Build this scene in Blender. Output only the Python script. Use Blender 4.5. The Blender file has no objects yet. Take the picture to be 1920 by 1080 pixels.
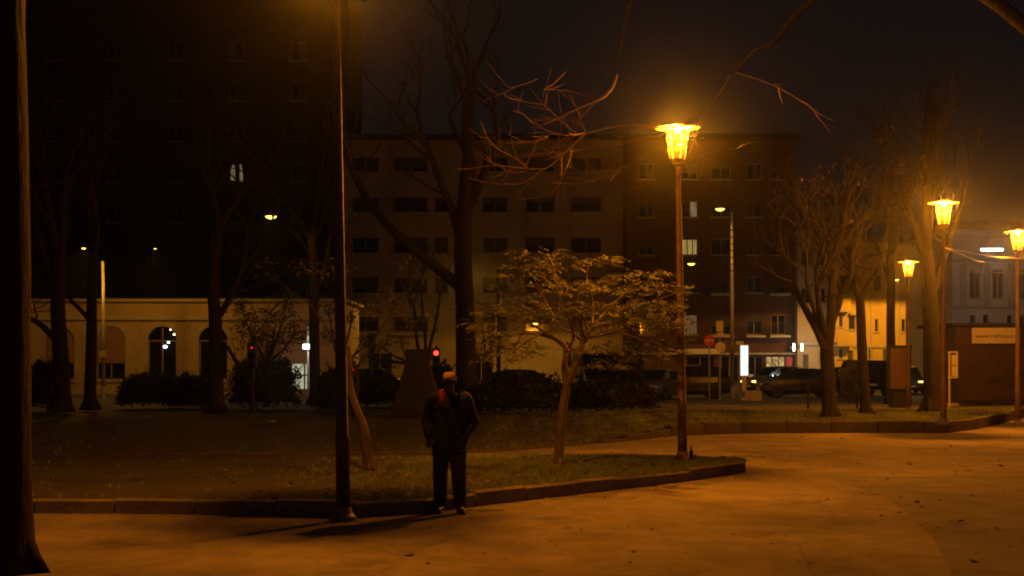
import bpy, bmesh, math, random
from mathutils import Vector, Matrix, noise

R = random.Random(11)
PI = math.pi
sc = bpy.context.scene
col = sc.collection

# ------------------------------------------------------------------ camera, sky, moonlight, exposure
CAM_Z, FPX, HOR, CX = 1.92, 2700.0, 673.0, 960.0
cam = bpy.data.cameras.new('camera'); cam_o = bpy.data.objects.new('camera', cam); col.objects.link(cam_o)
cam_o.location = (0, 0, CAM_Z); cam_o.rotation_euler = (PI / 2, 0, 0)
cam.sensor_width = 36; cam.lens = 36 * FPX / 1920; cam.shift_y = (HOR - 540) / 1920
cam.clip_start = 0.1; cam.clip_end = 1500
sc.camera = cam_o

world = bpy.data.worlds.new('World'); sc.world = world; world.use_nodes = True
nt = world.node_tree; nt.nodes.clear()
out = nt.nodes.new('ShaderNodeOutputWorld'); add = nt.nodes.new('ShaderNodeAddShader')
sky = nt.nodes.new('ShaderNodeTexSky'); sky.sky_type = 'NISHITA'; sky.sun_disc = False
sky.sun_elevation = math.radians(-7); sky.sun_rotation = math.radians(200)
b1 = nt.nodes.new('ShaderNodeBackground'); b1.inputs[1].default_value = 0.05
b2 = nt.nodes.new('ShaderNodeBackground'); b2.inputs[0].default_value = (1.0, 0.86, 0.92, 1); b2.inputs[1].default_value = 0.0046
nt.links.new(sky.outputs[0], b1.inputs[0]); nt.links.new(b1.outputs[0], add.inputs[0]); nt.links.new(b2.outputs[0], add.inputs[1])
nt.links.new(add.outputs[0], out.inputs[0])

moon = bpy.data.lights.new('moonlight', 'SUN'); moon.energy = 0.003; moon.angle = math.radians(0.5); moon.color = (1, .95, .9)
moon_o = bpy.data.objects.new('moonlight', moon); col.objects.link(moon_o)
moon_o.rotation_euler = (math.radians(50), 0, math.radians(20)); moon_o.location = (0, 0, 40)

sc.view_settings.view_transform = 'Standard'; sc.view_settings.look = 'None'
sc.view_settings.exposure = 0; sc.view_settings.gamma = 1; sc.view_settings.use_curve_mapping = False
sc.cycles.use_denoising = True
sc.cycles.max_bounces = 6; sc.cycles.diffuse_bounces = 2; sc.cycles.glossy_bounces = 2
sc.cycles.transmission_bounces = 3; sc.cycles.transparent_max_bounces = 16; sc.cycles.volume_bounces = 0
sc.cycles.sample_clamp_indirect = 3.0
sc.cycles.filter_width = 1.9

SODIUM = (1.0, 0.29, 0.010)
SODIUM_FAR = (1.0, 0.42, 0.03)
COOL = (0.85, 1.0, 0.88)

# ------------------------------------------------------------------ helpers
def at(px, py, Y): return Vector(((px - CX) * Y / FPX, Y, CAM_Z + (HOR - py) * Y / FPX))
def X_(px, Y): return (px - CX) * Y / FPX
def Z_(py, Y): return CAM_Z + (HOR - py) * Y / FPX
def yg(py, z=0.0): return (CAM_Z - z) * FPX / (py - HOR)
def gp(px, py, z=0.0):
    Y = yg(py, z); return Vector((X_(px, Y), Y, z))

class MB:
    def __init__(s): s.v = []; s.f = []
    def add(s, vs, fs):
        o = len(s.v); s.v += [tuple(v) for v in vs]; s.f += [tuple(i + o for i in f) for f in fs]; return s
    def box(s, c, d, rz=0.0, taper=1.0):
        x, y, z = c; a, b, h = d[0] / 2, d[1] / 2, d[2] / 2
        cs, sn = math.cos(rz), math.sin(rz); vs = []
        for k, sz in ((1, -1), (taper, 1)):
            for sx, sy in ((-1, -1), (1, -1), (1, 1), (-1, 1)):
                u, w = sx * a * k, sy * b * k
                vs.append((x + u * cs - w * sn, y + u * sn + w * cs, z + sz * h))
        return s.add(vs, [(0, 3, 2, 1), (4, 5, 6, 7), (0, 1, 5, 4), (1, 2, 6, 5), (2, 3, 7, 6), (3, 0, 4, 7)])
    def bb(s, x0, x1, y0, y1, z0, z1): return s.box(((x0 + x1) / 2, (y0 + y1) / 2, (z0 + z1) / 2), (x1 - x0, y1 - y0, z1 - z0))
    def quad(s, a, b, c, d): return s.add([a, b, c, d], [(0, 1, 2, 3)])
    def poly(s, pts): return s.add(pts, [tuple(range(len(pts)))])
    def tube(s, pts, rad, n=8, caps=True):
        pts = [Vector(p) for p in pts]
        if not isinstance(rad, (list, tuple)): rad = [rad] * len(pts)
        o = len(s.v); m = len(pts); prev = None
        for i, p in enumerate(pts):
            t = (pts[min(i + 1, m - 1)] - pts[max(i - 1, 0)])
            if t.length < 1e-9: t = Vector((0, 0, 1))
            t.normalize()
            if prev is None: u = t.cross(Vector((0, 1, 0)) if abs(t.y) < .9 else Vector((1, 0, 0)))
            else: u = prev - t * prev.dot(t)
            if u.length < 1e-6: u = t.orthogonal()
            u.normalize(); prev = u; w = t.cross(u)
            for k in range(n):
                a = 2 * PI * k / n
                s.v.append(tuple(p + (u * math.cos(a) + w * math.sin(a)) * rad[i]))
        for i in range(m - 1):
            for k in range(n):
                k2 = (k + 1) % n
                s.f.append((o + i * n + k, o + i * n + k2, o + (i + 1) * n + k2, o + (i + 1) * n + k))
        if caps:
            s.f.append(tuple(o + k for k in reversed(range(n)))); s.f.append(tuple(o + (m - 1) * n + k for k in range(n)))
        return s
    def lathe(s, prof, n=20, c=(0, 0, 0), closed=False):
        o = len(s.v)
        for r, z in prof:
            for k in range(n):
                a = 2 * PI * k / n; s.v.append((c[0] + r * math.cos(a), c[1] + r * math.sin(a), c[2] + z))
        m = len(prof)
        for i in range(m if closed else m - 1):
            j = (i + 1) % m
            for k in range(n):
                k2 = (k + 1) % n; s.f.append((o + i * n + k, o + i * n + k2, o + j * n + k2, o + j * n + k))
        if not closed:
            s.f.append(tuple(o + k for k in reversed(range(n)))); s.f.append(tuple(o + (m - 1) * n + k for k in range(n)))
        return s
    def ell(s, c, r, nu=12, nv=8):
        o = len(s.v)
        for i in range(nv + 1):
            th = PI * i / nv
            for k in range(nu):
                a = 2 * PI * k / nu
                s.v.append((c[0] + r[0] * math.sin(th) * math.cos(a), c[1] + r[1] * math.sin(th) * math.sin(a), c[2] + r[2] * math.cos(th)))
        for i in range(nv):
            for k in range(nu):
                k2 = (k + 1) % nu
                s.f.append((o + i * nu + k, o + (i + 1) * nu + k, o + (i + 1) * nu + k2, o + i * nu + k2))
        return s
    def mesh(s, name, mat, smooth=False, weld=False):
        me = bpy.data.meshes.new(name); me.from_pydata(s.v, [], s.f)
        if weld:
            bm = bmesh.new(); bm.from_mesh(me); bmesh.ops.remove_doubles(bm, verts=bm.verts, dist=1e-5)
            bmesh.ops.recalc_face_normals(bm, faces=bm.faces); bm.to_mesh(me); bm.free()
        if mat is not None: me.materials.append(mat)
        if smooth: me.polygons.foreach_set('use_smooth', [True] * len(me.polygons))
        me.update(); return me
    def build(s, name, mat, parent=None, smooth=False, weld=False, bevel=0.0, loc=None):
        o = bpy.data.objects.new(name, s.mesh(name, mat, smooth, weld)); col.objects.link(o)
        if parent is not None: o.parent = parent
        if loc is not None: o.location = loc
        if bevel:
            m = o.modifiers.new('bevel', 'BEVEL'); m.width = bevel; m.segments = 2; m.limit_method = 'ANGLE'
        return o

def link(name, me, parent=None, loc=(0, 0, 0), rz=0.0):
    o = bpy.data.objects.new(name, me); col.objects.link(o); o.location = loc; o.rotation_euler = (0, 0, rz)
    if parent is not None: o.parent = parent
    return o
def tag(o, label=None, cat=None, group=None, kind=None):
    if label: o['label'] = label
    if cat: o['category'] = cat
    if group: o['group'] = group
    if kind: o['kind'] = kind
    return o
def thing(name, label, cat, loc=(0, 0, 0), rz=0.0, group=None):
    o = bpy.data.objects.new(name, None); col.objects.link(o); o.location = loc; o.rotation_euler = (0, 0, rz); o.empty_display_size = .3
    return tag(o, label, cat, group)
def kids(o): return [c for c in bpy.data.objects if c.parent is o]
def copy_tree(o, parent=None):
    c = o.copy(); col.objects.link(c)
    if parent is not None: c.parent = parent
    for ch in kids(o): copy_tree(ch, c)
    return c
def lamp_light(parent, loc, power, color, radius=0.06, name='light'):
    l = bpy.data.lights.new(name, 'POINT'); l.energy = power; l.color = color; l.shadow_soft_size = radius
    o = bpy.data.objects.new(name, l); col.objects.link(o); o.parent = parent; o.location = loc; return o

# ------------------------------------------------------------------ materials
def mat(name, c1, c2=None, rough=.85, scale=8.0, bump=0.0, bscale=30.0, metallic=0.0, spec=0.4, detail=6.0, coat=0.0, stretch=(1, 1, 1), lo=.35, hi=.65):
    m = bpy.data.materials.new(name); m.use_nodes = True; t = m.node_tree; N = t.nodes; L = t.links
    p = N['Principled BSDF']; p.inputs['Roughness'].default_value = rough; p.inputs['Metallic'].default_value = metallic
    p.inputs['Specular IOR Level'].default_value = spec; p.inputs['Coat Weight'].default_value = coat
    tc = N.new('ShaderNodeTexCoord'); mp = N.new('ShaderNodeMapping'); mp.inputs['Scale'].default_value = stretch
    L.new(tc.outputs['Object'], mp.inputs[0])
    if c2 is None: c2 = tuple(x * .75 for x in c1)
    n = N.new('ShaderNodeTexNoise'); n.inputs['Scale'].default_value = scale; n.inputs['Detail'].default_value = detail; n.inputs['Roughness'].default_value = .6
    L.new(mp.outputs[0], n.inputs['Vector'])
    r = N.new('ShaderNodeValToRGB'); r.color_ramp.elements[0].position = lo; r.color_ramp.elements[1].position = hi
    r.color_ramp.elements[0].color = (*c1, 1); r.color_ramp.elements[1].color = (*c2, 1)
    L.new(n.outputs[0], r.inputs[0]); L.new(r.outputs[0], p.inputs['Base Color'])
    if bump:
        nb = N.new('ShaderNodeTexNoise'); nb.inputs['Scale'].default_value = bscale; nb.inputs['Detail'].default_value = 8
        L.new(mp.outputs[0], nb.inputs['Vector'])
        bp = N.new('ShaderNodeBump'); bp.inputs['Strength'].default_value = bump; bp.inputs['Distance'].default_value = .03
        L.new(nb.outputs[0], bp.inputs['Height']); L.new(bp.outputs[0], p.inputs['Normal'])
    return m

def emit(name, c, s, tex=None):
    m = bpy.data.materials.new(name); m.use_nodes = True; t = m.node_tree; N = t.nodes; L = t.links; N.clear()
    o = N.new('ShaderNodeOutputMaterial'); e = N.new('ShaderNodeEmission'); e.inputs[0].default_value = (*c, 1); e.inputs[1].default_value = s
    if tex:                                                     # gathered curtain or goods seen through a lit pane
        tc = N.new('ShaderNodeTexCoord'); mp = N.new('ShaderNodeMapping'); mp.inputs['Scale'].default_value = tex[0]
        n = N.new('ShaderNodeTexNoise'); n.inputs['Scale'].default_value = 1.0; n.inputs['Detail'].default_value = 4
        r = N.new('ShaderNodeValToRGB'); r.color_ramp.elements[0].position = .36; r.color_ramp.elements[1].position = .62
        r.color_ramp.elements[0].color = (*[x * tex[1] for x in c], 1); r.color_ramp.elements[1].color = (*c, 1)
        L.new(tc.outputs['Object'], mp.inputs[0]); L.new(mp.outputs[0], n.inputs['Vector']); L.new(n.outputs[0], r.inputs[0]); L.new(r.outputs[0], e.inputs[0])
    L.new(e.outputs[0], o.inputs[0]); return m

def brick_mat(name, a, b, mortar, sx=4.0, bump=.4):
    m = bpy.data.materials.new(name); m.use_nodes = True; t = m.node_tree; N = t.nodes; L = t.links
    p = N['Principled BSDF']; p.inputs['Roughness'].default_value = .9
    tc = N.new('ShaderNodeTexCoord'); s = N.new('ShaderNodeSeparateXYZ'); c = N.new('ShaderNodeCombineXYZ'); ad = N.new('ShaderNodeMath'); ad.operation = 'ADD'
    L.new(tc.outputs['Object'], s.inputs[0]); L.new(s.outputs[0], ad.inputs[0]); L.new(s.outputs[1], ad.inputs[1]); L.new(ad.outputs[0], c.inputs[0]); L.new(s.outputs[2], c.inputs[1])
    br = N.new('ShaderNodeTexBrick'); br.inputs['Scale'].default_value = sx; br.inputs['Color1'].default_value = (*a, 1); br.inputs['Color2'].default_value = (*b, 1)
    br.inputs['Mortar'].default_value = (*mortar, 1); br.inputs['Mortar Size'].default_value = .018
    L.new(c.outputs[0], br.inputs['Vector'])
    n = N.new('ShaderNodeTexNoise'); n.inputs['Scale'].default_value = 1.2; n.inputs['Detail'].default_value = 6; L.new(tc.outputs['Object'], n.inputs['Vector'])
    mx = N.new('ShaderNodeMix'); mx.data_type = 'RGBA'; mx.blend_type = 'MULTIPLY'; mx.inputs[0].default_value = .6
    L.new(br.outputs[0], mx.inputs[6]); L.new(n.outputs[0], mx.inputs[7]); L.new(mx.outputs[2], p.inputs['Base Color'])
    bp = N.new('ShaderNodeBump'); bp.inputs['Strength'].default_value = bump; bp.inputs['Distance'].default_value = .01; bp.invert = True
    L.new(br.outputs[1], bp.inputs['Height']); L.new(bp.outputs[0], p.inputs['Normal'])
    return m

def road_mat():
    m = bpy.data.materials.new('compacted_sand'); m.use_nodes = True; t = m.node_tree; N = t.nodes; L = t.links
    p = N['Principled BSDF']; p.inputs['Roughness'].default_value = .9; p.inputs['Specular IOR Level'].default_value = .25
    tc = N.new('ShaderNodeTexCoord')
    def noise_(s, d, ro=.6, st=(1, 1, 1)):
        mp = N.new('ShaderNodeMapping'); mp.inputs['Scale'].default_value = st; L.new(tc.outputs['Object'], mp.inputs[0])
        n = N.new('ShaderNodeTexNoise'); n.inputs['Scale'].default_value = s; n.inputs['Detail'].default_value = d; n.inputs['Roughness'].default_value = ro
        L.new(mp.outputs[0], n.inputs['Vector']); return n
    big, mid, fine = noise_(.28, 5), noise_(1.7, 8, .7, (1, .6, 1)), noise_(55, 4)
    r1 = N.new('ShaderNodeValToRGB'); e = r1.color_ramp.elements
    e[0].position = .36; e[0].color = (.20, .17, .13, 1); e[1].position = .62; e[1].color = (.37, .31, .23, 1)
    L.new(big.outputs[0], r1.inputs[0])
    r2 = N.new('ShaderNodeValToRGB'); e = r2.color_ramp.elements
    e[0].position = .33; e[0].color = (.55, .55, .55, 1); e[1].position = .58; e[1].color = (1, 1, 1, 1); L.new(mid.outputs[0], r2.inputs[0])
    m1 = N.new('ShaderNodeMix'); m1.data_type = 'RGBA'; m1.blend_type = 'MULTIPLY'; m1.inputs[0].default_value = .8
    L.new(r1.outputs[0], m1.inputs[6]); L.new(r2.outputs[0], m1.inputs[7])
    r3 = N.new('ShaderNodeValToRGB'); e = r3.color_ramp.elements
    e[0].position = .3; e[0].color = (.6, .6, .6, 1); e[1].position = .6; e[1].color = (1.1, 1.1, 1.1, 1); L.new(fine.outputs[0], r3.inputs[0])
    m2 = N.new('ShaderNodeMix'); m2.data_type = 'RGBA'; m2.blend_type = 'MULTIPLY'; m2.inputs[0].default_value = .7
    L.new(m1.outputs[2], m2.inputs[6]); L.new(r3.outputs[0], m2.inputs[7]); L.new(m2.outputs[2], p.inputs['Base Color'])
    vo = N.new('ShaderNodeTexVoronoi'); vo.feature = 'DISTANCE_TO_EDGE'; vo.inputs['Scale'].default_value = .33; vo.inputs['Randomness'].default_value = 1
    wv = N.new('ShaderNodeMix'); wv.data_type = 'RGBA'; wv.inputs[0].default_value = .09; L.new(tc.outputs['Object'], wv.inputs[6]); L.new(mid.outputs[1], wv.inputs[7]); L.new(wv.outputs[2], vo.inputs['Vector'])
    rc = N.new('ShaderNodeValToRGB'); e = rc.color_ramp.elements; e[0].position = .002; e[0].color = (.38, .38, .38, 1); e[1].position = .009; e[1].color = (1, 1, 1, 1); L.new(vo.outputs[0], rc.inputs[0])
    st = noise_(.9, 3, .5); rs = N.new('ShaderNodeValToRGB'); e = rs.color_ramp.elements; e[0].position = .60; e[0].color = (1, 1, 1, 1); e[1].position = .70; e[1].color = (.62, .62, .64, 1); L.new(st.outputs[0], rs.inputs[0])
    m3 = N.new('ShaderNodeMix'); m3.data_type = 'RGBA'; m3.blend_type = 'MULTIPLY'; m3.inputs[0].default_value = .3; L.new(m2.outputs[2], m3.inputs[6]); L.new(rc.outputs[0], m3.inputs[7])
    m4 = N.new('ShaderNodeMix'); m4.data_type = 'RGBA'; m4.blend_type = 'MULTIPLY'; m4.inputs[0].default_value = .8; L.new(m3.outputs[2], m4.inputs[6]); L.new(rs.outputs[0], m4.inputs[7]); L.new(m4.outputs[2], p.inputs['Base Color'])
    bp = N.new('ShaderNodeBump'); bp.inputs['Strength'].default_value = .7; bp.inputs['Distance'].default_value = .014
    L.new(fine.outputs[0], bp.inputs['Height'])
    b2_ = N.new('ShaderNodeBump'); b2_.inputs['Strength'].default_value = .5; b2_.inputs['Distance'].default_value = .05
    L.new(mid.outputs[0], b2_.inputs['Height']); L.new(bp.outputs[0], b2_.inputs['Normal']); L.new(b2_.outputs[0], p.inputs['Normal'])
    return m

def lantern_glass_mat(amount):
    m = bpy.data.materials.new('frosted_lantern_glass'); m.use_nodes = True; t = m.node_tree; N = t.nodes; L = t.links; N.clear()
    o = N.new('ShaderNodeOutputMaterial'); mx = N.new('ShaderNodeMixShader'); tr = N.new('ShaderNodeBsdfTransparent'); tl = N.new('ShaderNodeBsdfTranslucent')
    tr.inputs[0].default_value = (.95, .93, .88, 1); tl.inputs[0].default_value = (.9, .85, .7, 1); mx.inputs[0].default_value = amount
    L.new(tr.outputs[0], mx.inputs[1]); L.new(tl.outputs[0], mx.inputs[2]); L.new(mx.outputs[0], o.inputs[0]); return m

M = dict(
    sand=road_mat(),
    asphalt=mat('street_asphalt', (.05, .05, .05), (.085, .08, .075), .85, .8, .3, 60),
    patch=mat('worn_tar_patch', (.10, .088, .082), (.17, .15, .135), .85, 1.6, .5, 60),
    soil=mat('lawn_soil', (.09, .12, .04), (.14, .15, .065), .95, 2.5, .6, 25),
    grass=mat('grass_blade', (.16, .24, .07), (.28, .32, .12), .8, 3.0),
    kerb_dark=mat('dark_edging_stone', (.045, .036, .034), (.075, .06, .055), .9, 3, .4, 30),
    kerb_mid=mat('lit_edging_stone', (.12, .10, .085), (.18, .15, .13), .9, 3, .4, 30),  # paler copy: light on the far kerb's right end put into the colour
    kerb=mat('kerb_stone', (.15, .125, .11), (.26, .22, .18), .85, 3, .4, 30),
    ground=mat('ground_earth', (.05, .045, .04), (.07, .06, .05), .95, .5),
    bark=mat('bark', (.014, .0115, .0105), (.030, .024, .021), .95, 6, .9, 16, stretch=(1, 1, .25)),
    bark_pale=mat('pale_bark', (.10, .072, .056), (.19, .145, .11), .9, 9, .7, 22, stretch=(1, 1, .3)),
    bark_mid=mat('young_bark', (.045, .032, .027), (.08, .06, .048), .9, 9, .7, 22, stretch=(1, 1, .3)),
    pole_dark=mat('dark_post_paint', (.05, .034, .03), (.075, .05, .044), .5, 5, .15, 40, spec=.5),
    twig=mat('twig', (.11, .064, .052), (.17, .105, .085), .85, 9),
    leaf=mat('evergreen_leaf', (.018, .024, .009), (.035, .04, .016), .7, 1.5),
    needle=mat('feathery_leaf', (.10, .11, .06), (.155, .155, .09), .75, 1.2),
    dry_leaf=mat('dry_leaf', (.14, .085, .04), (.21, .14, .065), .8, 5),
    grit=mat('grit', (.16, .13, .10), (.42, .36, .28), .9, 3),
    litter=mat('pale_litter', (.45, .40, .32), (.60, .55, .45), .8, 5),
    pole=mat('lamp_post_paint', (.20, .12, .09), (.30, .19, .15), .5, 5, .15, 40, spec=.5),
    galv=mat('galvanised_steel', (.34, .33, .31), (.46, .44, .41), .45, 6, metallic=.3),
    black=mat('black_paint', (.012, .012, .013), (.02, .02, .02), .45, 5),
    brim=mat('enamel_brim', (.16, .15, .13), (.22, .20, .17), .6, 8),
    glass=mat('dark_glass', (.008, .009, .01), (.012, .012, .014), .08, 3, spec=.6),
    rubber=mat('tyre_rubber', (.015, .015, .015), (.025, .025, .025), .9, 20),
    rim=mat('alloy_rim', (.25, .25, .26), (.35, .35, .36), .35, 8, metallic=.8),
    car_black=mat('black_car_paint', (.006, .006, .008), (.010, .010, .012), .25, 2, coat=.6),
    car_blue=mat('dark_blue_car_paint', (.008, .010, .022), (.012, .015, .03), .28, 2, coat=.6),
    car_grey=mat('grey_car_paint', (.06, .055, .055), (.08, .075, .07), .3, 2, coat=.6),
    plaster_beige=mat('beige_plaster', (.34, .27, .19), (.42, .34, .24), .9, .8, .2, 20),
    plaster_sand=mat('sand_plaster', (.36, .28, .17), (.46, .36, .22), .9, .9, .2, 20),
    plaster_yellow=mat('ochre_plaster', (.48, .33, .10), (.58, .41, .15), .9, .8, .15, 20),
    plaster_white=mat('white_plaster', (.48, .48, .45), (.58, .57, .53), .9, .8, .15, 20),
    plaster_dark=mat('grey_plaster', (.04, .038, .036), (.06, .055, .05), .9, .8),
    brick_far=brick_mat('red_brick', (.13, .045, .032), (.17, .065, .045), (.12, .09, .075), 4.0),
    brick_near=brick_mat('brown_brick', (.085, .042, .03), (.12, .06, .042), (.08, .065, .055), 4.0, .6),
    trim=mat('stone_trim', (.36, .31, .25), (.44, .38, .31), .85, 3, .2, 20),
    frame=mat('window_frame', (.22, .18, .14), (.28, .23, .18), .7, 5),
    shutter=mat('roller_shutter', (.07, .055, .045), (.10, .08, .065), .8, 5),
    shutter_brown=mat('brown_arch_panel', (.22, .13, .075), (.28, .17, .10), .85, 3, .2, 20),
    roof=mat('roof_tile', (.14, .07, .045), (.20, .10, .07), .9, 4),
    stone_dark=mat('dark_stone', (.02, .018, .017), (.035, .032, .03), .85, 3, .4, 15),
    sign_white=mat('white_sign_board', (.62, .58, .52), (.70, .66, .60), .6, 4),
    sign_red=mat('red_sign', (.55, .03, .015), (.62, .05, .02), .5, 4),
    sign_text=mat('dark_sign_lettering', (.07, .045, .03), (.09, .06, .04), .7, 4),
    poster=mat('brown_poster', (.13, .08, .06), (.20, .12, .09), .6, 2.5),
    bin=mat('dark_bin_plastic', (.012, .014, .018), (.02, .022, .028), .5, 6),
    concrete=mat('pale_concrete', (.38, .34, .26), (.48, .43, .33), .9, 4, .3, 25),
    skin=mat('skin', (.09, .055, .042), (.12, .072, .054), .55, 12),
    hair=mat('dark_hair', (.015, .01, .008), (.03, .02, .015), .6, 30),
    jacket=mat('black_jacket_cloth', (.012, .011, .012), (.022, .019, .02), .75, 12, .3, 40),
    trousers=mat('dark_trouser_cloth', (.03, .023, .023), (.05, .038, .036), .9, 10, .3, 60),
    collar=mat('red_collar_cloth', (.33, .04, .03), (.42, .06, .04), .85, 12, .3, 60),
    cap=mat('ochre_cap_cloth', (.80, .48, .06), (.84, .54, .09), .8, 15, .2, 80),
    capdark=mat('dark_cap_cloth', (.012, .011, .011), (.02, .018, .018), .85, 15),
    shoe=mat('shoe_leather', (.02, .016, .014), (.035, .028, .024), .5, 15),
    sole=mat('shoe_sole', (.10, .09, .08), (.15, .13, .12), .8, 15),
    bottle=mat('bottle_glass', (.01, .014, .008), (.016, .02, .01), .08, 6, spec=.7),
    bulb=emit('sodium_bulb', (1.0, .80, .42), 60.0),
    red_on=emit('red_signal', (1, .035, .02), 5.0),
    red_dim=emit('red_signal_dim', (1, .015, .03), .7),
    led=emit('led_tube', (.88, 1.0, .90), 7.0),
    flood_and_glow=emit('flood_lens_and_glow', (1.0, .98, .80), 9.0),
    totem=emit('backlit_panel', (.82, 1.0, .88), 1.35, ((3, 3, 9), .82)),
    sodium_bowl=emit('sodium_bowl', (1.0, .72, .10), 4.0),
    headlamp_and_glint=emit('amber_headlamp_and_glint', (1.0, .72, .18), 2.5),
    win_warm=emit('lit_curtain', (.66, .44, .12), .62, ((9, 9, .6), .45)),
    win_warm2=emit('lit_brown_curtain', (.30, .17, .07), .50, ((7, 7, 2), .35)),
    win_cool=emit('lit_pale_curtain', (.46, .34, .17), .42, ((8, 8, .8), .35)),
    shop=emit('shop_display', (.85, .55, .20), .75, ((5, 5, 4), .25)),
    shop_red=emit('shop_red_panel', (.75, .10, .06), .55, ((2, 2, 1), .8)),
    door_lit=emit('lit_door_glass', (.60, .62, .40), .75, ((6, 6, 3), .7)),
    glass_glow=lantern_glass_mat(.011),
)

def earth_mat():
    m = M['soil'].copy(); m.name = 'bare_lawn_earth'; t = m.node_tree
    r = [n for n in t.nodes if n.type == 'VALTORGB'][0]; r.color_ramp.elements[0].color = (.022, .020, .014, 1); r.color_ramp.elements[1].color = (.045, .042, .026, 1); return m
M['earth'] = earth_mat()

# ------------------------------------------------------------------ the ground
tag(MB().quad((-210, -40, -.012), (210, -40, -.012), (210, 320, -.012), (-210, 320, -.012)).build('ground', M['ground']), kind='structure')

def sheet(name, pts, z, m, sub=0):
    mb = MB(); mb.poly([(p[0], p[1], z) for p in pts]); return tag(mb.build(name, m), kind='structure')
sheet('sandy_path', [(-40, 2), (30, 2), (45, 60), (30, 60), (-40, 29.5)], 0.0, M['sand'])
sheet('street', [(-90, 29.7), (-40, 29.7), (30, 60.2), (60, 60.2), (60, 118), (-90, 118)], -.004, M['asphalt'])

_pp = [(1540, 893), (1600, 892.5), (1680, 893.5), (1780, 892), (1900, 892.5), (2060, 891), (2300, 890), (2300, 1090), (1790, 1090), (1752, 1010), (1700, 962), (1668, 935), (1612, 915)]
sheet('patched_path', [gp(x, y + R.uniform(-.4, .4), 0) for x, y in _pp], .004, M['patch'])

sheet('bare_earth', [(-40, 20), (-3.2, 23), (-2.4, 26), (-1.8, 28), (-1.2, 29.4), (-1.6, 30.2), (-40, 30.2)], .006, M['earth'])

# near lawn island: z .18 with a stone kerb
NZ = .18
near_front = [gp(x, y, NZ) for x, y in ((1398, 866), (1330, 876), (1250, 886), (1150, 896.5), (1060, 906), (970, 915.5), (880, 925), (810, 934), (745, 941), (680, 942.5), (600, 941), (450, 939), (300, 937), (150, 936), (0, 935), (-200, 935))]
near_back = [gp(x, y, NZ) for x, y in ((1392, 863), (1340, 860), (1290, 857), (1235, 855), (1180, 853), (1120, 852.5), (1060, 852), (980, 852.5), (880, 853), (760, 854), (640, 856), (500, 858), (340, 860), (180, 861), (0, 862), (-200, 862))]
def lawn(name, fr, bk, zf, cols=28, m=None, bumpy=.03):
    mb = MB(); n = len(fr)
    for i in range(n):
        for k in range(cols + 1):
            t = k / cols; p = fr[i].lerp(bk[i], t)
            e = min(t, 1 - t) * 2
            mb.v.append((p.x, p.y, zf(p.x, p.y) + bumpy * min(1, e * 4) * noise.noise(Vector((p.x * .7, p.y * .7, 3))) + .035 * min(1, e * 5)))
    for i in range(n - 1):
        for k in range(cols):
            a = i * (cols + 1) + k; mb.f.append((a, a + 1, a + cols + 2, a + cols + 1))
    return tag(mb.build(name, m or M['soil'], smooth=True), kind='structure')
def inset(poly, other, d):
    o = []
    for a, b in zip(poly, other):
        v = (b - a); l = v.length
        o.append(a + v * min(.45, d / max(l, .01)))
    return o
nfi, nbi = inset(near_front, near_back, .16), inset(near_back, near_front, .12)
lawn('near_lawn', nfi, nbi, lambda x, y: NZ - .03, 28, M['earth'])

def resample(pts, step):
    o = [pts[0].copy()]; d = 0.0
    for a, b in zip(pts[:-1], pts[1:]):
        L_ = (b - a).length; pos = step - d
        while pos <= L_: o.append(a.lerp(b, pos / L_)); pos += step
        d = (d + L_) % step if L_ else d
        d = L_ - (pos - step)
    if (o[-1] - pts[-1]).length > step * .3: o.append(pts[-1].copy())
    return o
def kerb_line(parent, pts, step, width, zf, jit=.018, side=1, m='kerb'):
    q = resample(pts, step)
    for a, b in zip(q[:-1], q[1:]):
        d = (b - a); L_ = d.length
        if L_ < .1: continue
        t = d.normalized(); nrm = Vector((-t.y, t.x, 0)) * side
        za = zf(a); h = za + .1
        mb = MB(); l = L_ / 2 - .013; w = width / 2
        ch = .025
        prof = [(-w, -h), (-w, -ch), (-w + ch, 0), (w - ch, 0), (w, -ch), (w, -h)]
        for sx in (-l, l):
            for (yy, zz) in prof: mb.v.append((sx, yy, zz))
        k = len(prof)
        for i in range(k):
            j = (i + 1) % k; mb.f.append((i, j, k + j, k + i))
        mb.f.append(tuple(reversed(range(k)))); mb.f.append(tuple(range(k, 2 * k)))
        o = mb.build('kerb_stone', M[m], parent)
        c = (a + b) / 2 + nrm * (width / 2)
        o.location = (c.x, c.y, za + R.uniform(-jit, jit)); o.rotation_euler = (R.uniform(-.02, .02), R.uniform(-.006, .006), math.atan2(t.y, t.x) + R.uniform(-.008, .008))

nk = tag(bpy.data.objects.new('near_kerb', None), kind='structure'); col.objects.link(nk)
kerb_line(nk, near_front[:15], 1.02, .15, lambda p: NZ, side=-1)
kerb_line(nk, near_back[:8], 1.02, .12, lambda p: NZ - .02, side=1)
kerb_line(nk, [near_front[0] + Vector((.02, .1, 0)), near_back[0] + Vector((.02, -.02, 0))], .5, .12, lambda p: NZ - .01, side=1)

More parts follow.
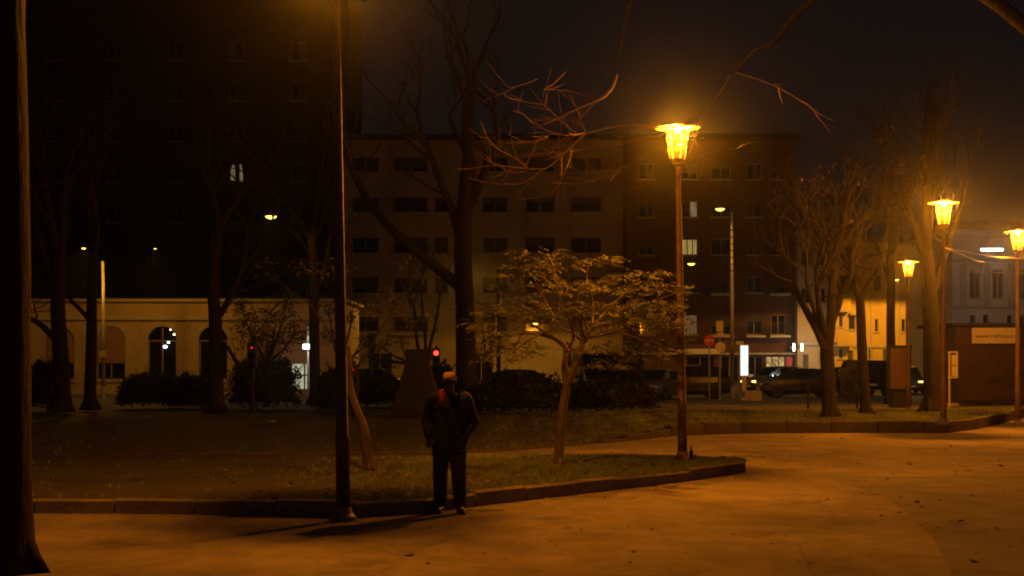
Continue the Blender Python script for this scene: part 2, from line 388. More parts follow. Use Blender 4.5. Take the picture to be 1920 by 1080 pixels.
# far lawn, raised towards the right
def FZ(x): 
    t = max(0, min(1, (x - 1.0) / 4.0)); return .04 + .26 * t * t * (3 - 2 * t)
far_bottom = [(-300, 857), (0, 856), (350, 855), (700, 853), (880, 850), (990, 843), (1100, 835), (1190, 826), (1270, 817), (1400, 813), (1540, 812), (1680, 812), (1780, 812), (1840, 804), (1920, 783), (2060, 757), (2200, 742)]
far_front = [gp(x, y, 0) for x, y in far_bottom]
far_back = [Vector((p.x + (1.5 if p.x > 5 else 0), max(47 + (0 if p.x > 3 else min(13, (3 - p.x) * 1.5)), p.y + 3), 0)) for p in far_front]
lawn('far_lawn', inset(far_front, far_back, .18), far_back, lambda x, y: FZ(x) - .03, 30, M['earth'])
fk = tag(bpy.data.objects.new('far_kerb', None), kind='structure'); col.objects.link(fk)
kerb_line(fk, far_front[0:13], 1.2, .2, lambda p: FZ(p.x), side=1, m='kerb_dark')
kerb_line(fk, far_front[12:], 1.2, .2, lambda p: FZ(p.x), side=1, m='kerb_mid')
sheet('pavement', [(2.5, 46.8), (30, 47.2), (30, 60.5), (2.5, 60.5)], .02, M['sand'])

# grass blades and fallen leaves
def grass(name, fr, bk, zf, count, h, rnd, lim=None):
    mb = MB(); n = len(fr); made = 0
    while made < count:
        i = rnd.randrange(n - 1); a = fr[i].lerp(fr[i + 1], rnd.random()); b = bk[i].lerp(bk[i + 1], rnd.random()); p = a.lerp(b, rnd.random())
        made += 1
        if lim and not lim(p): continue
        if noise.noise(Vector((p.x * .9, p.y * .9, 0))) + .25 * rnd.random() < -.22: continue
        z = zf(p.x, p.y) - .02
        for _ in range(3):
            ang = rnd.uniform(0, 2 * PI); w = rnd.uniform(.004, .008); hh = h * rnd.uniform(.5, 1.3); ln = rnd.uniform(.0, .6) * hh
            ox, oy = p.x + rnd.uniform(-.04, .04), p.y + rnd.uniform(-.04, .04); la = rnd.uniform(0, 2 * PI)
            dx, dy = math.cos(ang) * w, math.sin(ang) * w
            mb.add([(ox - dx, oy - dy, z), (ox + dx, oy + dy, z), (ox + math.cos(la) * ln, oy + math.sin(la) * ln, z + hh)], [(0, 1, 2)])
    return tag(mb.build(name, M['grass']), kind='stuff')
g1 = grass('lawn_grass', nfi, nbi, lambda x, y: NZ, 52000, .07, random.Random(3), lambda p: -8.5 < p.x < 4 and R.random() < max(.015, min(1, (p.x + 3.6) / 4.2)))
g2 = grass('far_lawn_grass', inset(far_front, far_back, .25), far_back, lambda x, y: FZ(x), 24000, .08, random.Random(4), lambda p: -12 < p.x < 17 and R.random() < max(.12, min(.8, (p.x + 3) / 9.0)))

def flat_leaves(name, m, spots, rnd, size=(.025, .05), lift=.02):
    mb = MB()
    for x, y, z in spots:
        a = rnd.uniform(0, 2 * PI); s = rnd.uniform(*size); w = s * rnd.uniform(.4, .75); c, d = math.cos(a), math.sin(a)
        t1, t2 = rnd.uniform(-.4, .6) * s, rnd.uniform(-.4, .6) * s
        mb.add([(x - c * s, y - d * s, z + lift), (x + d * w, y - c * w, z + lift + t1), (x + c * s, y + d * s, z + lift + .3 * s), (x - d * w, y + c * w, z + lift + t2)], [(0, 1, 2), (0, 2, 3)])
    return tag(mb.build(name, m), kind='stuff')
rl = random.Random(8); sp = []
for _ in range(170):
    i = rl.randrange(len(nfi) - 4); p = nfi[i].lerp(nbi[i], rl.random() ** 1.4); sp.append((p.x + rl.uniform(-.5, .5), p.y, NZ + .05))
flat_leaves('fallen_leaves', M['dry_leaf'], sp, rl, (.03, .06))
sp = []
for _ in range(240):
    Y = rl.uniform(13.5, 36); sp.append((rl.uniform(-1, .36 * Y), Y, .0))
sp = [s for s in sp if not (s[0] < 4.2 and s[1] > 17)]
flat_leaves('path_leaves', M['dry_leaf'], sp, rl, (.02, .065), .006)
pl = []
for q in range(150):
    t = rl.random(); i = rl.randrange(0, 8); p = near_front[i].lerp(near_front[i + 1], t); pl.append((p.x + rl.uniform(.05, .45), p.y - rl.uniform(.05, .4), 0))
flat_leaves('pebble_litter', M['litter'], pl, rl, (.012, .026), .008)

gr = []
for _ in range(2600):
    Y = rl.uniform(13.2, 32); x = rl.uniform(-6, .37 * Y)
    if x < 4.2 and Y > 16.9: continue
    gr.append((x, Y, 0))
flat_leaves('loose_gravel', M['grit'], gr, rl, (.006, .018), .006)

# ------------------------------------------------------------------ buildings
def wall_holes(mb, x0, x1, z0, z1, holes, depth=.22, y=0.0):
    xs = sorted({x0, x1, *[h[0] for h in holes], *[h[1] for h in holes]}); zs = sorted({z0, z1, *[h[2] for h in holes], *[h[3] for h in holes]})
    xs = [x for x in xs if x0 <= x <= x1]; zs = [z for z in zs if z0 <= z <= z1]
    for a, b in zip(xs[:-1], xs[1:]):
        for c, d in zip(zs[:-1], zs[1:]):
            mx, mz = (a + b) / 2, (c + d) / 2
            if any(h[0] < mx < h[1] and h[2] < mz < h[3] for h in holes): continue
            mb.quad((a, y, c), (b, y, c), (b, y, d), (a, y, d))
    for h in holes:
        a, b, c, d = h[:4]
        mb.quad((a, y, c), (a, y + depth, c), (a, y + depth, d), (a, y, d)); mb.quad((b, y, c), (b, y, d), (b, y + depth, d), (b, y + depth, c))
        mb.quad((a, y, d), (a, y + depth, d), (b, y + depth, d), (b, y, d)); mb.quad((a, y, c), (b, y, c), (b, y + depth, c), (a, y + depth, c))
def window(parent, x0, x1, z0, z1, pane, y=0.0, cols=2, sill=True, shutter=0.0, fm=None, name='window'):
    mb = MB(); t = .06; d = y + .14
    mb.bb(x0 + .004, x1 - .004, d - .03, d + .03, z0 + .004, z0 + t); mb.bb(x0 + .004, x1 - .004, d - .03, d + .03, z1 - t, z1 - .004)
    mb.bb(x0 + .004, x0 + t, d - .03, d + .03, z0 + t, z1 - t); mb.bb(x1 - t, x1 - .004, d - .03, d + .03, z0 + t, z1 - t)
    for k in range(1, cols):
        x = x0 + (x1 - x0) * k / cols; mb.bb(x - t * .6, x + t * .6, d - .028, d + .028, z0 + t, z1 - t)
    w = mb.build(name, fm or M['frame'], parent)
    for k in range(cols):
        a, b = x0 + (x1 - x0) * k / cols + t * .6, x0 + (x1 - x0) * (k + 1) / cols - t * .6
        MB().bb(a, b, d + .005, d + .02, z0 + t, z1 - t).build('pane', pane if not isinstance(pane, (list, tuple)) else pane[k % len(pane)], w)
    if sill: MB().bb(x0 - .1, x1 + .1, y - .12, y - .003, z0 - .09, z0 - .005).build('sill', M['trim'], w)
    if shutter:
        zz = z1 - (z1 - z0) * shutter; sm = MB(); n = max(3, int((z1 - zz) / .12))
        for k in range(n):
            a = zz + (z1 - zz) * k / n; b = zz + (z1 - zz) * (k + 1) / n; sm.bb(x0 + .03, x1 - .03, d - .075, d - .045, a + .01, b)
        sm.build('roller_shutter', M['shutter'], w)
    return w
def shell(mb, x0, x1, z0, z1, depth):
    mb.quad((x0, 0, z0), (x0, 0, z1), (x0, depth, z1), (x0, depth, z0)); mb.quad((x1, 0, z0), (x1, depth, z0), (x1, depth, z1), (x1, 0, z1))
    mb.quad((x0, depth, z0), (x0, depth, z1), (x1, depth, z1), (x1, depth, z0)); mb.quad((x0, 0, z1), (x1, 0, z1), (x1, depth, z1), (x0, depth, z1))

# 1: low arched building on the left
YB = 78.0
def arched_building():
    b = thing('arched_building', 'low sand-coloured building with a row of round arches behind the hedge', 'building', (0, YB, 0))
    fx = lambda p: X_(p, YB); fz = lambda p: Z_(p, YB)
    x0, x1, top = fx(10), fx(640), fz(566)
    arches = []
    for c, kind in ((112, 'panel'), (208, 'panel'), (304, 'glass'), (400, 'glass'), (500, 'panel')):
        arches.append((fx(c - 27), fx(c + 27), fz(712), fz(612), kind, c))
    door = (fx(545), fx(596), .02, fz(682))
    mb = MB(); wall_holes(mb, x0, x1, 0, top, [a[:4] for a in arches] + [door]); shell(mb, x0, x1, 0, top, 9)
    mb.build('wall', M['plaster_sand'], b)
    mb = MB(); mb.bb(x0 - .2, x1 + .2, -.22, -.003, fz(600), fz(593)); mb.build('cornice', M['trim'], b)
    mb = MB(); mb.bb(x0 - .3, x1 + .3, -.3, 9.2, top + .003, top + .16); mb.build('eaves', M['trim'], b)
    MB().bb(x0 - .1, x1 + .1, .2, 9.0, top + .163, top + .24).build('roof', M['stone_dark'], b)
    for p in (160, 256, 352, 450):
        MB().bb(fx(p - 4), fx(p + 4), -.06, -.003, .3, fz(601)).build('pilaster', M['plaster_sand'], b)
    MB().bb(x0, x1, -.12, -.004, 0, .3).build('plinth', M['trim'], b)
    for a0, a1, z0, z1, kind, c in arches:
        rad = (a1 - a0) / 2; mx = (a0 + a1) / 2; zs = z1 - rad
        sp_ = MB(); n = 14
        for sgn in (-1, 1):                                       # spandrels either side of the arc
            arc = [(mx + sgn * rad * math.cos(t), 0, zs + rad * math.sin(t)) for t in [PI / 2 * k / n for k in range(n + 1)]]
            corner = (mx + sgn * rad, 0, z1)
            for p, q in zip(arc[:-1], arc[1:]):
                sp_.add([corner, p, q], [(0, 1, 2) if sgn < 0 else (0, 2, 1)]); sp_.quad(p, q, (q[0], .22, q[2]), (p[0], .22, p[2]))
        sp_.build('spandrel', M['plaster_sand'], b)
        ar = MB(); n = 18
        for k in range(n):                                        # voussoir ring
            t0, t1 = PI * k / n, PI * (k + 1) / n; r0, r1 = rad + .02, rad + .17
            ar.add([(mx + r * math.cos(t), y, zs + r * math.sin(t)) for y in (-.05, -.003) for t, r in ((t0, r0), (t0, r1), (t1, r1), (t1, r0))], [(0, 1, 2, 3), (0, 4, 5, 1), (2, 6, 7, 3), (1, 5, 6, 2), (0, 3, 7, 4)])
        ar.build('arch_ring', M['trim'], b)
        w = MB(); t = .07
        w.bb(mx - t / 2, mx + t / 2, .12, .17, z0, z1 - .02); w.bb(a0, a1, .12, .17, zs - t / 2, zs + t / 2); w.bb(a0, a1, .12, .17, z0, z0 + t)
        w.bb(a0, a0 + t, .12, .17, z0 + t, zs - t / 2); w.bb(a1 - t, a1, .12, .17, z0 + t, zs - t / 2)
        w = w.build('arched_window', M['frame'], b)
        lo = fz(681) if kind == 'panel' else z0
        MB().bb(a0, a1, .175, .19, z0, z1).build('pane', M['glass'], w)
        if kind == 'panel': MB().bb(a0 + .01, a1 - .01, .06, .1, lo, z1).build('shutter_panel', M['shutter_brown'], w)
        MB().bb(a0 - .12, a1 + .12, -.14, -.003, z0 - .12, z0 - .003).build('sill', M['trim'], w)
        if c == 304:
            for gx, gy, gr_ in ((309, 650, .075), (315, 642, .045), (319, 618, .03), (326, 627, .04)): MB().ell((fx(gx), .09, fz(gy)), (gr_ * 1.4, .02, gr_), 10, 6).build('glass_glow', M['flood_and_glow'], w)  # glowing spots added before the pane, standing in for reflected light
    d = MB(); d.bb(door[0], door[0] + .06, .1, .16, .02, door[3]); d.bb(door[1] - .06, door[1], .1, .16, .02, door[3]); d.bb((door[0] + door[1]) / 2 - .04, (door[0] + door[1]) / 2 + .04, .1, .16, .02, door[3])
    d.bb(door[0], door[1], .095, .1, 1.0, 1.08); d = d.build('glass_door', M['frame'], b)
    MB().bb(door[0], door[1], .17, .18, .02, door[3] - .01).build('pane', M['door_lit'], d)
    return b
arched_building()

# 2: dark tall block far behind it
def dark_block():
    Y = 128.0; b = thing('tower_block', 'unlit tall block far behind the arches with one pair of lit windows', 'building', (0, Y, 0))
    x0, x1, top = X_(-140, Y), X_(652, Y), Z_(-60, Y)
    holes = []
    for c in (100, 215, 330, 443, 560):
        for zc in (96, 172, 248, 324, 400):
            if (c, zc) == (443, 324):                            # a pair of narrow lit windows
                holes += [(X_(431, Y), X_(441.5, Y), Z_(341, Y), Z_(307, Y), c, zc), (X_(447.5, Y), X_(456, Y), Z_(341, Y), Z_(307, Y), c, zc)]
            else: holes.append((X_(c - 14, Y), X_(c + 14, Y), Z_(zc + 17, Y), Z_(zc - 17, Y), c, zc))
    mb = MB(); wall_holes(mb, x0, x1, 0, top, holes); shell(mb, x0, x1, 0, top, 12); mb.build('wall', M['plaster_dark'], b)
    for h in holes:
        window(b, *h[:4], M['win_cool'] if (h[4], h[5]) == (443, 324) else M['glass'], cols=1 if (h[4], h[5]) == (443, 324) else 2)
    MB().bb(x0 - .3, x1 + .3, -.3, 12.3, top + .003, top + .4).build('roof', M['plaster_dark'], b)
dark_block()

# 3: beige apartment block in the middle
def beige_block():
    Y = 112.0; b = thing('apartment_block', 'tall beige apartment block with dark windows behind the feathery tree', 'building', (0, Y, 0))
    x0, x1, top = X_(644, Y), X_(1168, Y), Z_(262, Y)
    cols_ = [(660, 710), (738, 802), (905, 952), (985, 1040), (1070, 1128)]
    rows = [(295, 322), (370, 398), (445, 475), (520, 550), (594, 622)]
    holes = []
    for i, (a, c) in enumerate(cols_):
        for j, (u, w) in enumerate(rows):
            holes.append((X_(a, Y), X_(c, Y), Z_(w, Y), Z_(u, Y), i, j))
    for j in (1, 2, 3): holes.append((X_(815, Y), X_(840, Y), Z_(rows[j][1], Y), Z_(rows[j][0], Y), 9, j))
    shops = [(X_(a, Y), X_(c, Y), .05, Z_(662, Y)) for a, c in ((690, 735), (880, 925), (1075, 1140))]
    mb = MB(); wall_holes(mb, x0, x1, 0, top, holes + shops); shell(mb, x0, x1, 0, top, 14); mb.build('wall', M['plaster_beige'], b)
    for h in holes:
        window(b, *h[:4], M['glass'], cols=1 if h[4] == 9 else 2, shutter=[0, .55, .3, .7, 0, .45][(h[4] * 3 + h[5] * 5) % 6])
    for s in shops: window(b, *s, M['glass'], cols=2, sill=False, name='shop_window')
    MB().bb(x0 - .06, x1 + .06, -.18, -.003, Z_(577, Y), Z_(572, Y)).build('string_course', M['trim'], b)
    MB().bb(x0 - .5, x1 - .05, -.6, 14.3, top + .003, top + .35).build('roof', M['stone_dark'], b)
    for (a, c, j) in ((734, 806, 1), (734, 806, 4)):
        u = Z_(rows[j][1] + 3, Y); bal = MB(); bal.bb(X_(a, Y), X_(c, Y), -1.1, -.004, u - .15, u); bal = bal.build('balcony', M['trim'], b)
        rm = MB()
        for k in range(19):
            x = X_(a, Y) + (X_(c, Y) - X_(a, Y)) * k / 18; rm.bb(x - .012, x + .012, -1.08, -1.05, u, u + .95)
        rm.bb(X_(a, Y), X_(c, Y), -1.1, -1.03, u + .95, u + 1.0); rm.build('railing', M['black'], bal)
beige_block()

# 4: red brick block with shops
def brick_block():
    Y = 110.0; b = thing('brick_block', 'dark red brick block with shops below and a lit curtained window', 'building', (0, Y, 0))
    x0, x1, top = X_(1174, Y), X_(1492, Y), Z_(262, Y)
    rows = [(306, 336), (377, 407), (448, 478), (519, 549), (590, 627)]; cols_ = [(1198, 1226), (1279, 1308), (1334, 1370), (1400, 1428), (1446, 1472)]
    holes = []
    for i, (a, c) in enumerate(cols_):
        for j, (u, w) in enumerate(rows): holes.append((X_(a, Y), X_(c, Y), Z_(w, Y), Z_(u, Y), i, j))
    shops = [(X_(1286, Y), X_(1340, Y), .1, Z_(668, Y), 0), (X_(1352, Y), X_(1384, Y), .1, Z_(668, Y), 0), (X_(1402, Y), X_(1430, Y), .1, Z_(668, Y), 1), (X_(1436, Y), X_(1472, Y), .5, Z_(668, Y), 2), (X_(1474, Y), X_(1487, Y), .5, Z_(668, Y), 3)]
    mb = MB(); wall_holes(mb, x0, x1, 0, top, [h[:4] for h in holes] + [s[:4] for s in shops]); shell(mb, x0, x1, 0, top, 14); mb.build('wall', M['brick_far'], b)
    for h in holes:
        p = M['glass']; sh = [.0, .6, .35][(h[4] + 2 * h[5]) % 3]; n = 2
        if (h[4], h[5]) == (1, 2): p, sh, n = M['win_warm'], 0, 3
        if (h[4], h[5]) == (1, 4): p, sh, n = M['win_warm2'], 0, 1
        if (h[4], h[5]) == (1, 1): p, sh, n = [M['glass'], M['win_cool']], 0, 2
        window(b, *h[:4], p, cols=n, shutter=sh)
    sm = {0: M['glass'], 1: M['glass'], 2: M['shop'], 3: M['shop_red']}
    for s in shops: window(b, *s[:4], sm[s[4]], cols=3 if s[4] == 2 else (1 if s[4] == 3 else 2), sill=False, name='shop_window')
    MB().bb(x0, x1, -.45, -.004, Z_(665, Y), Z_(661.5, Y)).build('shop_canopy', M['trim'], b)
    MB().bb(X_(1283, Y), X_(1346, Y), -.62, -.46, Z_(664, Y), Z_(654, Y)).build('shop_fascia', M['sign_white'], b)
    MB().bb(X_(1403, Y), X_(1434, Y), -.3, -.02, .3, .75).build('shop_bench', M['sign_white'], b)
    for a, c, j in ((1330, 1374, 3), (1330, 1374, 4), (1396, 1432, 4), (1440, 1478, 4), (1440, 1478, 3)):
        u = Z_(rows[j][1] + 2, Y); bal = MB().bb(X_(a, Y), X_(c, Y), -1.0, -.004, u - .16, u).build('balcony', M['trim'], b)
        rm = MB(); rm.bb(X_(a, Y), X_(c, Y), -1.0, -.95, u + .9, u + .96)
        for k in range(13):
            x = X_(a, Y) + (X_(c, Y) - X_(a, Y)) * k / 12; rm.bb(x - .013, x + .013, -.985, -.96, u, u + .9)
        rm.build('railing', M['black'], bal)
    MB().bb(x0 + .05, x1 + .3, -.5, 14.3, top + .003, top + .4).build('roof', M['stone_dark'], b)
brick_block()

# 5: pale house between brick block and ochre house (its doorway lamps light it)
def pale_house():
    Y = 109.0; b = thing('pale_house', 'narrow pale house between the brick block and the ochre house', 'building', (0, Y, 0))
    x0, x1, top = X_(1495, Y), X_(1558, Y), Z_(440, Y)
    holes = [(X_(a, Y), X_(a + 16, Y), Z_(w, Y), Z_(u, Y)) for a in (1503, 1532) for u, w in ((470, 498), (540, 568))] + [(X_(1505, Y), X_(1516, Y), .05, Z_(664, Y))]
    mb = MB(); wall_holes(mb, x0, x1, 0, top, holes); shell(mb, x0, x1, 0, top, 10); mb.build('wall', M['plaster_beige'], b)
    for h in holes[:4]: window(b, *h, M['glass'])
    window(b, *holes[4], M['shutter'], cols=1, sill=False, name='house_door')
    MB().bb(x0 - .02, x1 + .1, -.3, -.004, Z_(646, Y), Z_(643, Y)).build('string_course', M['trim'], b)
    MB().bb(x0 - .2, x1 + .2, -.4, 10.3, top + .003, top + .3).build('roof', M['trim'], b)
pale_house()

# 6: ochre house
def ochre_house():
    Y = 108.0; b = thing('ochre_house', 'ochre plastered house with balconies brightly lit behind the bare trees', 'building', (0, Y, 0))
    x0, x1, top = X_(1562, Y), X_(1742, Y), Z_(455, Y)
    holes = [(X_(1573, Y), X_(1580, Y), Z_(613, Y), Z_(587, Y)), (X_(1591, Y), X_(1604, Y), Z_(618, Y), Z_(593, Y)), (X_(1640, Y), X_(1647, Y), Z_(622, Y), Z_(598, Y)), (X_(1573, Y), X_(1581, Y), Z_(672, Y), Z_(654, Y)),
             (X_(1574, Y), X_(1598, Y), Z_(545, Y), Z_(515, Y)), (X_(1638, Y), X_(1652, Y), Z_(545, Y), Z_(515, Y)), (X_(1690, Y), X_(1698, Y), Z_(622, Y), Z_(598, Y))]
    doors = [(X_(1589, Y), X_(1600, Y), .05, Z_(657, Y)), (X_(1628, Y), X_(1636, Y), .05, Z_(655, Y)), (X_(1655, Y), X_(1668, Y), .05, Z_(655, Y))]
    mb = MB(); wall_holes(mb, x0, x1, 0, top, holes + doors); shell(mb, x0, x1, 0, top, 12); mb.build('wall', M['plaster_yellow'], b)
    for h in holes: window(b, *h, M['glass'], cols=1)
    for h in doors: window(b, *h, M['shutter'], cols=1, sill=False, name='house_door')
    for (a, c, u, w) in ((1564, 1590, 582, 560), (1564, 1594, 646, 628)):
        bal = MB().bb(X_(a, Y), X_(c, Y), -1.0, -.004, Z_(u, Y) - .14, Z_(u, Y)).build('balcony', M['trim'], b)
        MB().bb(X_(a, Y), X_(c, Y), -1.0, -.9, Z_(u, Y) + .002, Z_(w, Y)).build('parapet', M['plaster_yellow'], bal)
    MB().bb(X_(1592, Y), X_(1606, Y), -.5, -.004, Z_(594, Y) + .12, Z_(590, Y) + .12).build('window_hood', M['trim'], b)
    MB().bb(X_(1600, Y), X_(1742, Y), -.14, -.004, Z_(652, Y), Z_(648, Y)).build('string_course', M['trim'], b)
    MB().bb(X_(1708, Y), X_(1733, Y), -.35, -.145, Z_(677, Y), Z_(664, Y)).build('shop_fascia', M['sign_white'], b)
    for p in (1611, 1633, 1686): MB().bb(X_(p - 1.2, Y), X_(p + 1.2, Y), -.1, -.004, 0, Z_(470, Y)).build('downpipe', M['trim'], b)
    MB().bb(x0 - .3, x1 + .3, -.5, 12.3, top + .003, top + .3).build('roof', M['roof'], b)
ochre_house()

# 7: white house on the right
def white_house():
    Y = 84.0; b = thing('white_house', 'white house with tall windows behind the brick kiosk', 'building', (0, Y, 0))
    x0, x1, top = X_(1786, Y), X_(2010, Y), Z_(430, Y)
    holes = [(X_(c - 11, Y), X_(c + 11, Y), Z_(w, Y), Z_(u, Y)) for c in (1828, 1872, 1918, 1962) for u, w in ((506, 560),)] + [(X_(c - 5, Y), X_(c + 5, Y), Z_(618, Y), Z_(590, Y)) for c in (1824, 1848, 1893, 1917)]
    mb = MB(); wall_holes(mb, x0, x1, 0, top, holes); shell(mb, x0, x1, 0, top, 10); mb.build('wall', M['plaster_white'], b)
    for k, h in enumerate(holes): window(b, *h, M['glass'], cols=2 if k < 4 else 1)
    for c in (1806, 1850, 1896): MB().bb(X_(c - 6, Y), X_(c + 6, Y), -.1, -.004, Z_(575, Y), Z_(495, Y)).build('pilaster', M['trim'], b)
    MB().bb(x0, x1, -.16, -.005, Z_(578, Y), Z_(574, Y)).build('string_course', M['trim'], b)
    MB().bb(x0, x1, -.3, -.005, Z_(492, Y), Z_(486, Y)).build('cornice', M['trim'], b)
    MB().bb(x0 - .3, x1 + .3, -.5, 10.3, top + .003, top + .4).build('roof', M['roof'], b)
white_house()

# 8: brown brick kiosk with white name board
def text_mesh(s, size, extrude=.004):
    cu = bpy.data.curves.new('lettering', 'FONT'); cu.body = s; cu.size = size; cu.extrude = extrude; cu.align_x = 'CENTER'; cu.align_y = 'CENTER'
    o = bpy.data.objects.new('lettering', cu); col.objects.link(o); bpy.context.view_layer.update()
    me = bpy.data.meshes.new_from_object(o.evaluated_get(bpy.context.evaluated_depsgraph_get())); bpy.data.objects.remove(o); bpy.data.curves.remove(cu); return me
def kiosk():
    Y = 59.0; b = thing('brick_kiosk', 'low flat-roofed brown brick kiosk at the end of the path', 'kiosk', (0, Y, 0))
    x0, x1, top = X_(1792, Y), X_(2080, Y), Z_(612, Y)
    mb = MB(); mb.quad((x0, 0, 0), (x1, 0, 0), (x1, 0, top), (x0, 0, top)); shell(mb, x0, x1, 0, top, 4.5); mb.build('wall', M['brick_near'], b)
    MB().bb(x0 - .25, x1 + .25, -.3, 4.8, top + .003, top + .14).build('roof', M['stone_dark'], b)
    MB().bb(x0 - .02, x1 + .02, -.05, -.003, 0, .25).build('plinth', M['stone_dark'], b)
    MB().bb(X_(1930, Y), X_(1975, Y), -.04, -.003, .02, 2.1).build('door', M['shutter'], b)
    MB().bb(X_(1856, Y), X_(1878, Y), -.03, -.003, .95, 1.1).build('vent', M['black'], b)
    s = MB().bb(X_(1821, Y), X_(1911, Y), -.09, -.02, Z_(644, Y), Z_(614, Y)).build('name_board', M['sign_white'], b)
    fr = MB(); a, c, u, w = X_(1820, Y), X_(1912, Y), Z_(645, Y), Z_(613, Y); t = .05
    fr.bb(a, c, -.11, -.015, u - t, u); fr.bb(a, c, -.11, -.015, w, w + t); fr.bb(a - t, a, -.11, -.015, u - t, w + t); fr.bb(c, c + t, -.11, -.015, u - t, w + t)
    fr.build('board_frame', M['stone_dark'], s)
    me = text_mesh('www.refitnova.it', .30); me.materials.append(M['sign_text'])
    o = link('lettering', me, s, ((a + c) / 2 + .04, -.096, (u + w) / 2 - .03)); o.rotation_euler = (PI / 2, 0, 0)
    o.scale = (1.75 / max(.1, max(v.co.x for v in me.vertices) - min(v.co.x for v in me.vertices)), .85, 1)
kiosk()

# ------------------------------------------------------------------ street lamps of the park path
def street_lamp(name, label, base, top_z, h=None, lean=(0, 0), power=1500, color=SODIUM, k=1.0, paint='pole', group='lamps along the sandy path'):
    t = thing(name, label, 'street lamp', base, 0, group)
    H = top_z - base[2]                                            # brim height above the base
    lx, ly = lean
    c = lambda z: (lx * z / H, ly * z / H, z)
    gz0, gz1 = H - .54 * k, H                                      # lantern glass from, to
    mb = MB(); zs = [0, .9, .92, 1.0, 1.02, 2.4, H - .75, H - .62]; rs = [.082, .078, .086, .086, .072, .062, .045, .045]
    mb.tube([c(z) for z in zs], [r * k for r in rs], 14); mb.build('pole', M[paint], t, smooth=True)
    MB().lathe([(.15, 0), (.15, .05), (.11, .09), (.09, .16)], 16).build('base_plate', M['pole'], t)
    X, Y, _ = c(H)
    mb = MB(); mb.lathe([(.05, H - .66), (.085, H - .64), (.085, H - .60), (.12, H - .58), (.135, H - .545)], 18, (X, Y, 0)); mb.build('collar', M['pole'], t)
    mb = MB(); mb.lathe([(.128, -.535), (.15, -.40), (.195, -.03)], 24, (X, Y, H)); mb.f = mb.f[:-2]
    mb.build('lantern_glass', M['glass_glow'], t, smooth=True)
    mb = MB(); mb.lathe([(.166, -.275), (.172, -.275), (.172, -.262), (.166, -.262)], 24, (X, Y, H), closed=True)
    for q in range(6):
        a = q * PI / 3; mb.tube([(X + .130 * math.cos(a), Y + .130 * math.sin(a), H - .535), (X + .198 * math.cos(a), Y + .198 * math.sin(a), H - .03)], .006, 5)
    mb.build('lantern_frame', M['pole'], t)
    mb = MB(); mb.lathe([(.13, .03), (.39, .0), (.398, -.008), (.39, -.014), (.13, .012)], 32, (X, Y, H), closed=True); mb.build('brim', M['brim'], t, smooth=True)
    mb = MB(); mb.lathe([(.13, .03), (.122, .045), (.085, .062), (.03, .07)], 20, (X, Y, H)); mb.f = mb.f[:-2] + mb.f[-1:]; mb.build('dome', M['glass_glow'], t, smooth=True)
    MB().ell((X, Y, H - .03), (.045, .045, .06), 14, 10).build('bulb', M['bulb'], t, smooth=True)
    lamp_light(t, (X, Y, H - .155), power * 1.6, color, .055)
    return t
L1 = gp(1282, 865, NZ)
street_lamp('street_lamp', 'lit lantern lamp post at the tip of the near lawn beside a bottle', (X_(1280, 24.6), 24.6, NZ), Z_(239, 24.6), power=1150, lean=(-.09, 0))
Yp = 17.1
street_lamp('street_lamp', 'tapering lamp post beside the person, its lantern above the picture', (X_(644, Yp), Yp, 0), 6.85, power=1150, lean=(-.10, 0), k=1.05, paint='pole_dark')
street_lamp('street_lamp', 'lit lantern lamp post on the far lawn before the thick straight trunk', (X_(1769, 35.8), 35.8, .29), Z_(380, 35.8), power=1150)
street_lamp('street_lamp', 'small distant lit lantern lamp post rising behind the poster stand', (X_(1703, 53), 53, .02), Z_(491, 53), power=700)
street_lamp('street_lamp', 'lit lantern lamp post cut by the picture edge in front of the kiosk', (X_(1908, 42), 42, .0), Z_(434, 42), power=1000)

# ------------------------------------------------------------------ street lights hung over the road
def hung_lamp(label, px, py, Y, power, color=SODIUM_FAR, size=.25, bowl=None, cone=166, group='lamps hung over the street'):
    p = at(px, py, Y); k = size / .25; t = thing('hanging_street_light', label, 'street light', p, 0, group)
    MB().lathe([(r * k, z * k) for r, z in ((.05, .14), (.09, .12), (.20, .06), (.26, .0), (.255, -.012))], 20).build('shade', M['galv'], t, smooth=True)
    MB().lathe([(r * k, z * k) for r, z in ((.22, -.014), (.20, -.05), (.12, -.10), (.03, -.12))], 18).build('bowl', bowl or M['sodium_bowl'], t, smooth=True)
    mb = MB(); mb.tube([(0, 0, .14 * k), (0, 0, .42)], .012, 6); mb.build('hanger', M['black'], t)
    mb = MB(); mb.tube([(-5 + q, 0, .42 + .012 * (q - 5) ** 2) for q in range(11)], .007, 4); mb.build('cable', M['black'], t)
    l = lamp_light(t, (0, 0, -.14), power, color, .05)
    l.data.type = 'SPOT'; l.data.spot_size = math.radians(cone); l.data.spot_blend = .12      # the shade's reflector throws the light down
    return t
hung_lamp('yellow hanging street light high over the left hedge', 508, 405, 56, 110)
hung_lamp('yellow hanging street light beside the top of the mottled pole', 1350, 391, 68, 330)
hung_lamp('bright yellow hanging street light under the lit three-part window', 1296, 494, 85, 300)
hung_lamp('small yellow hanging street light just under the distant lantern', 1681, 524, 101, 3600, size=.2)
hung_lamp('tiny yellow hanging street light above the amber pole', 157, 465, 68.3, 430, size=.12)
hung_lamp('faint hanging street light between the arches and the drooping tree', 291, 466, 72, 330, size=.08)
hung_lamp('hanging street light hidden by the trunk of the big dark tree', 874, 505, 90, 1900, cone=179)
hung_lamp('low hanging lamp before the ground floor behind the feathery crown', 1003, 606, 105, 800, cone=178)

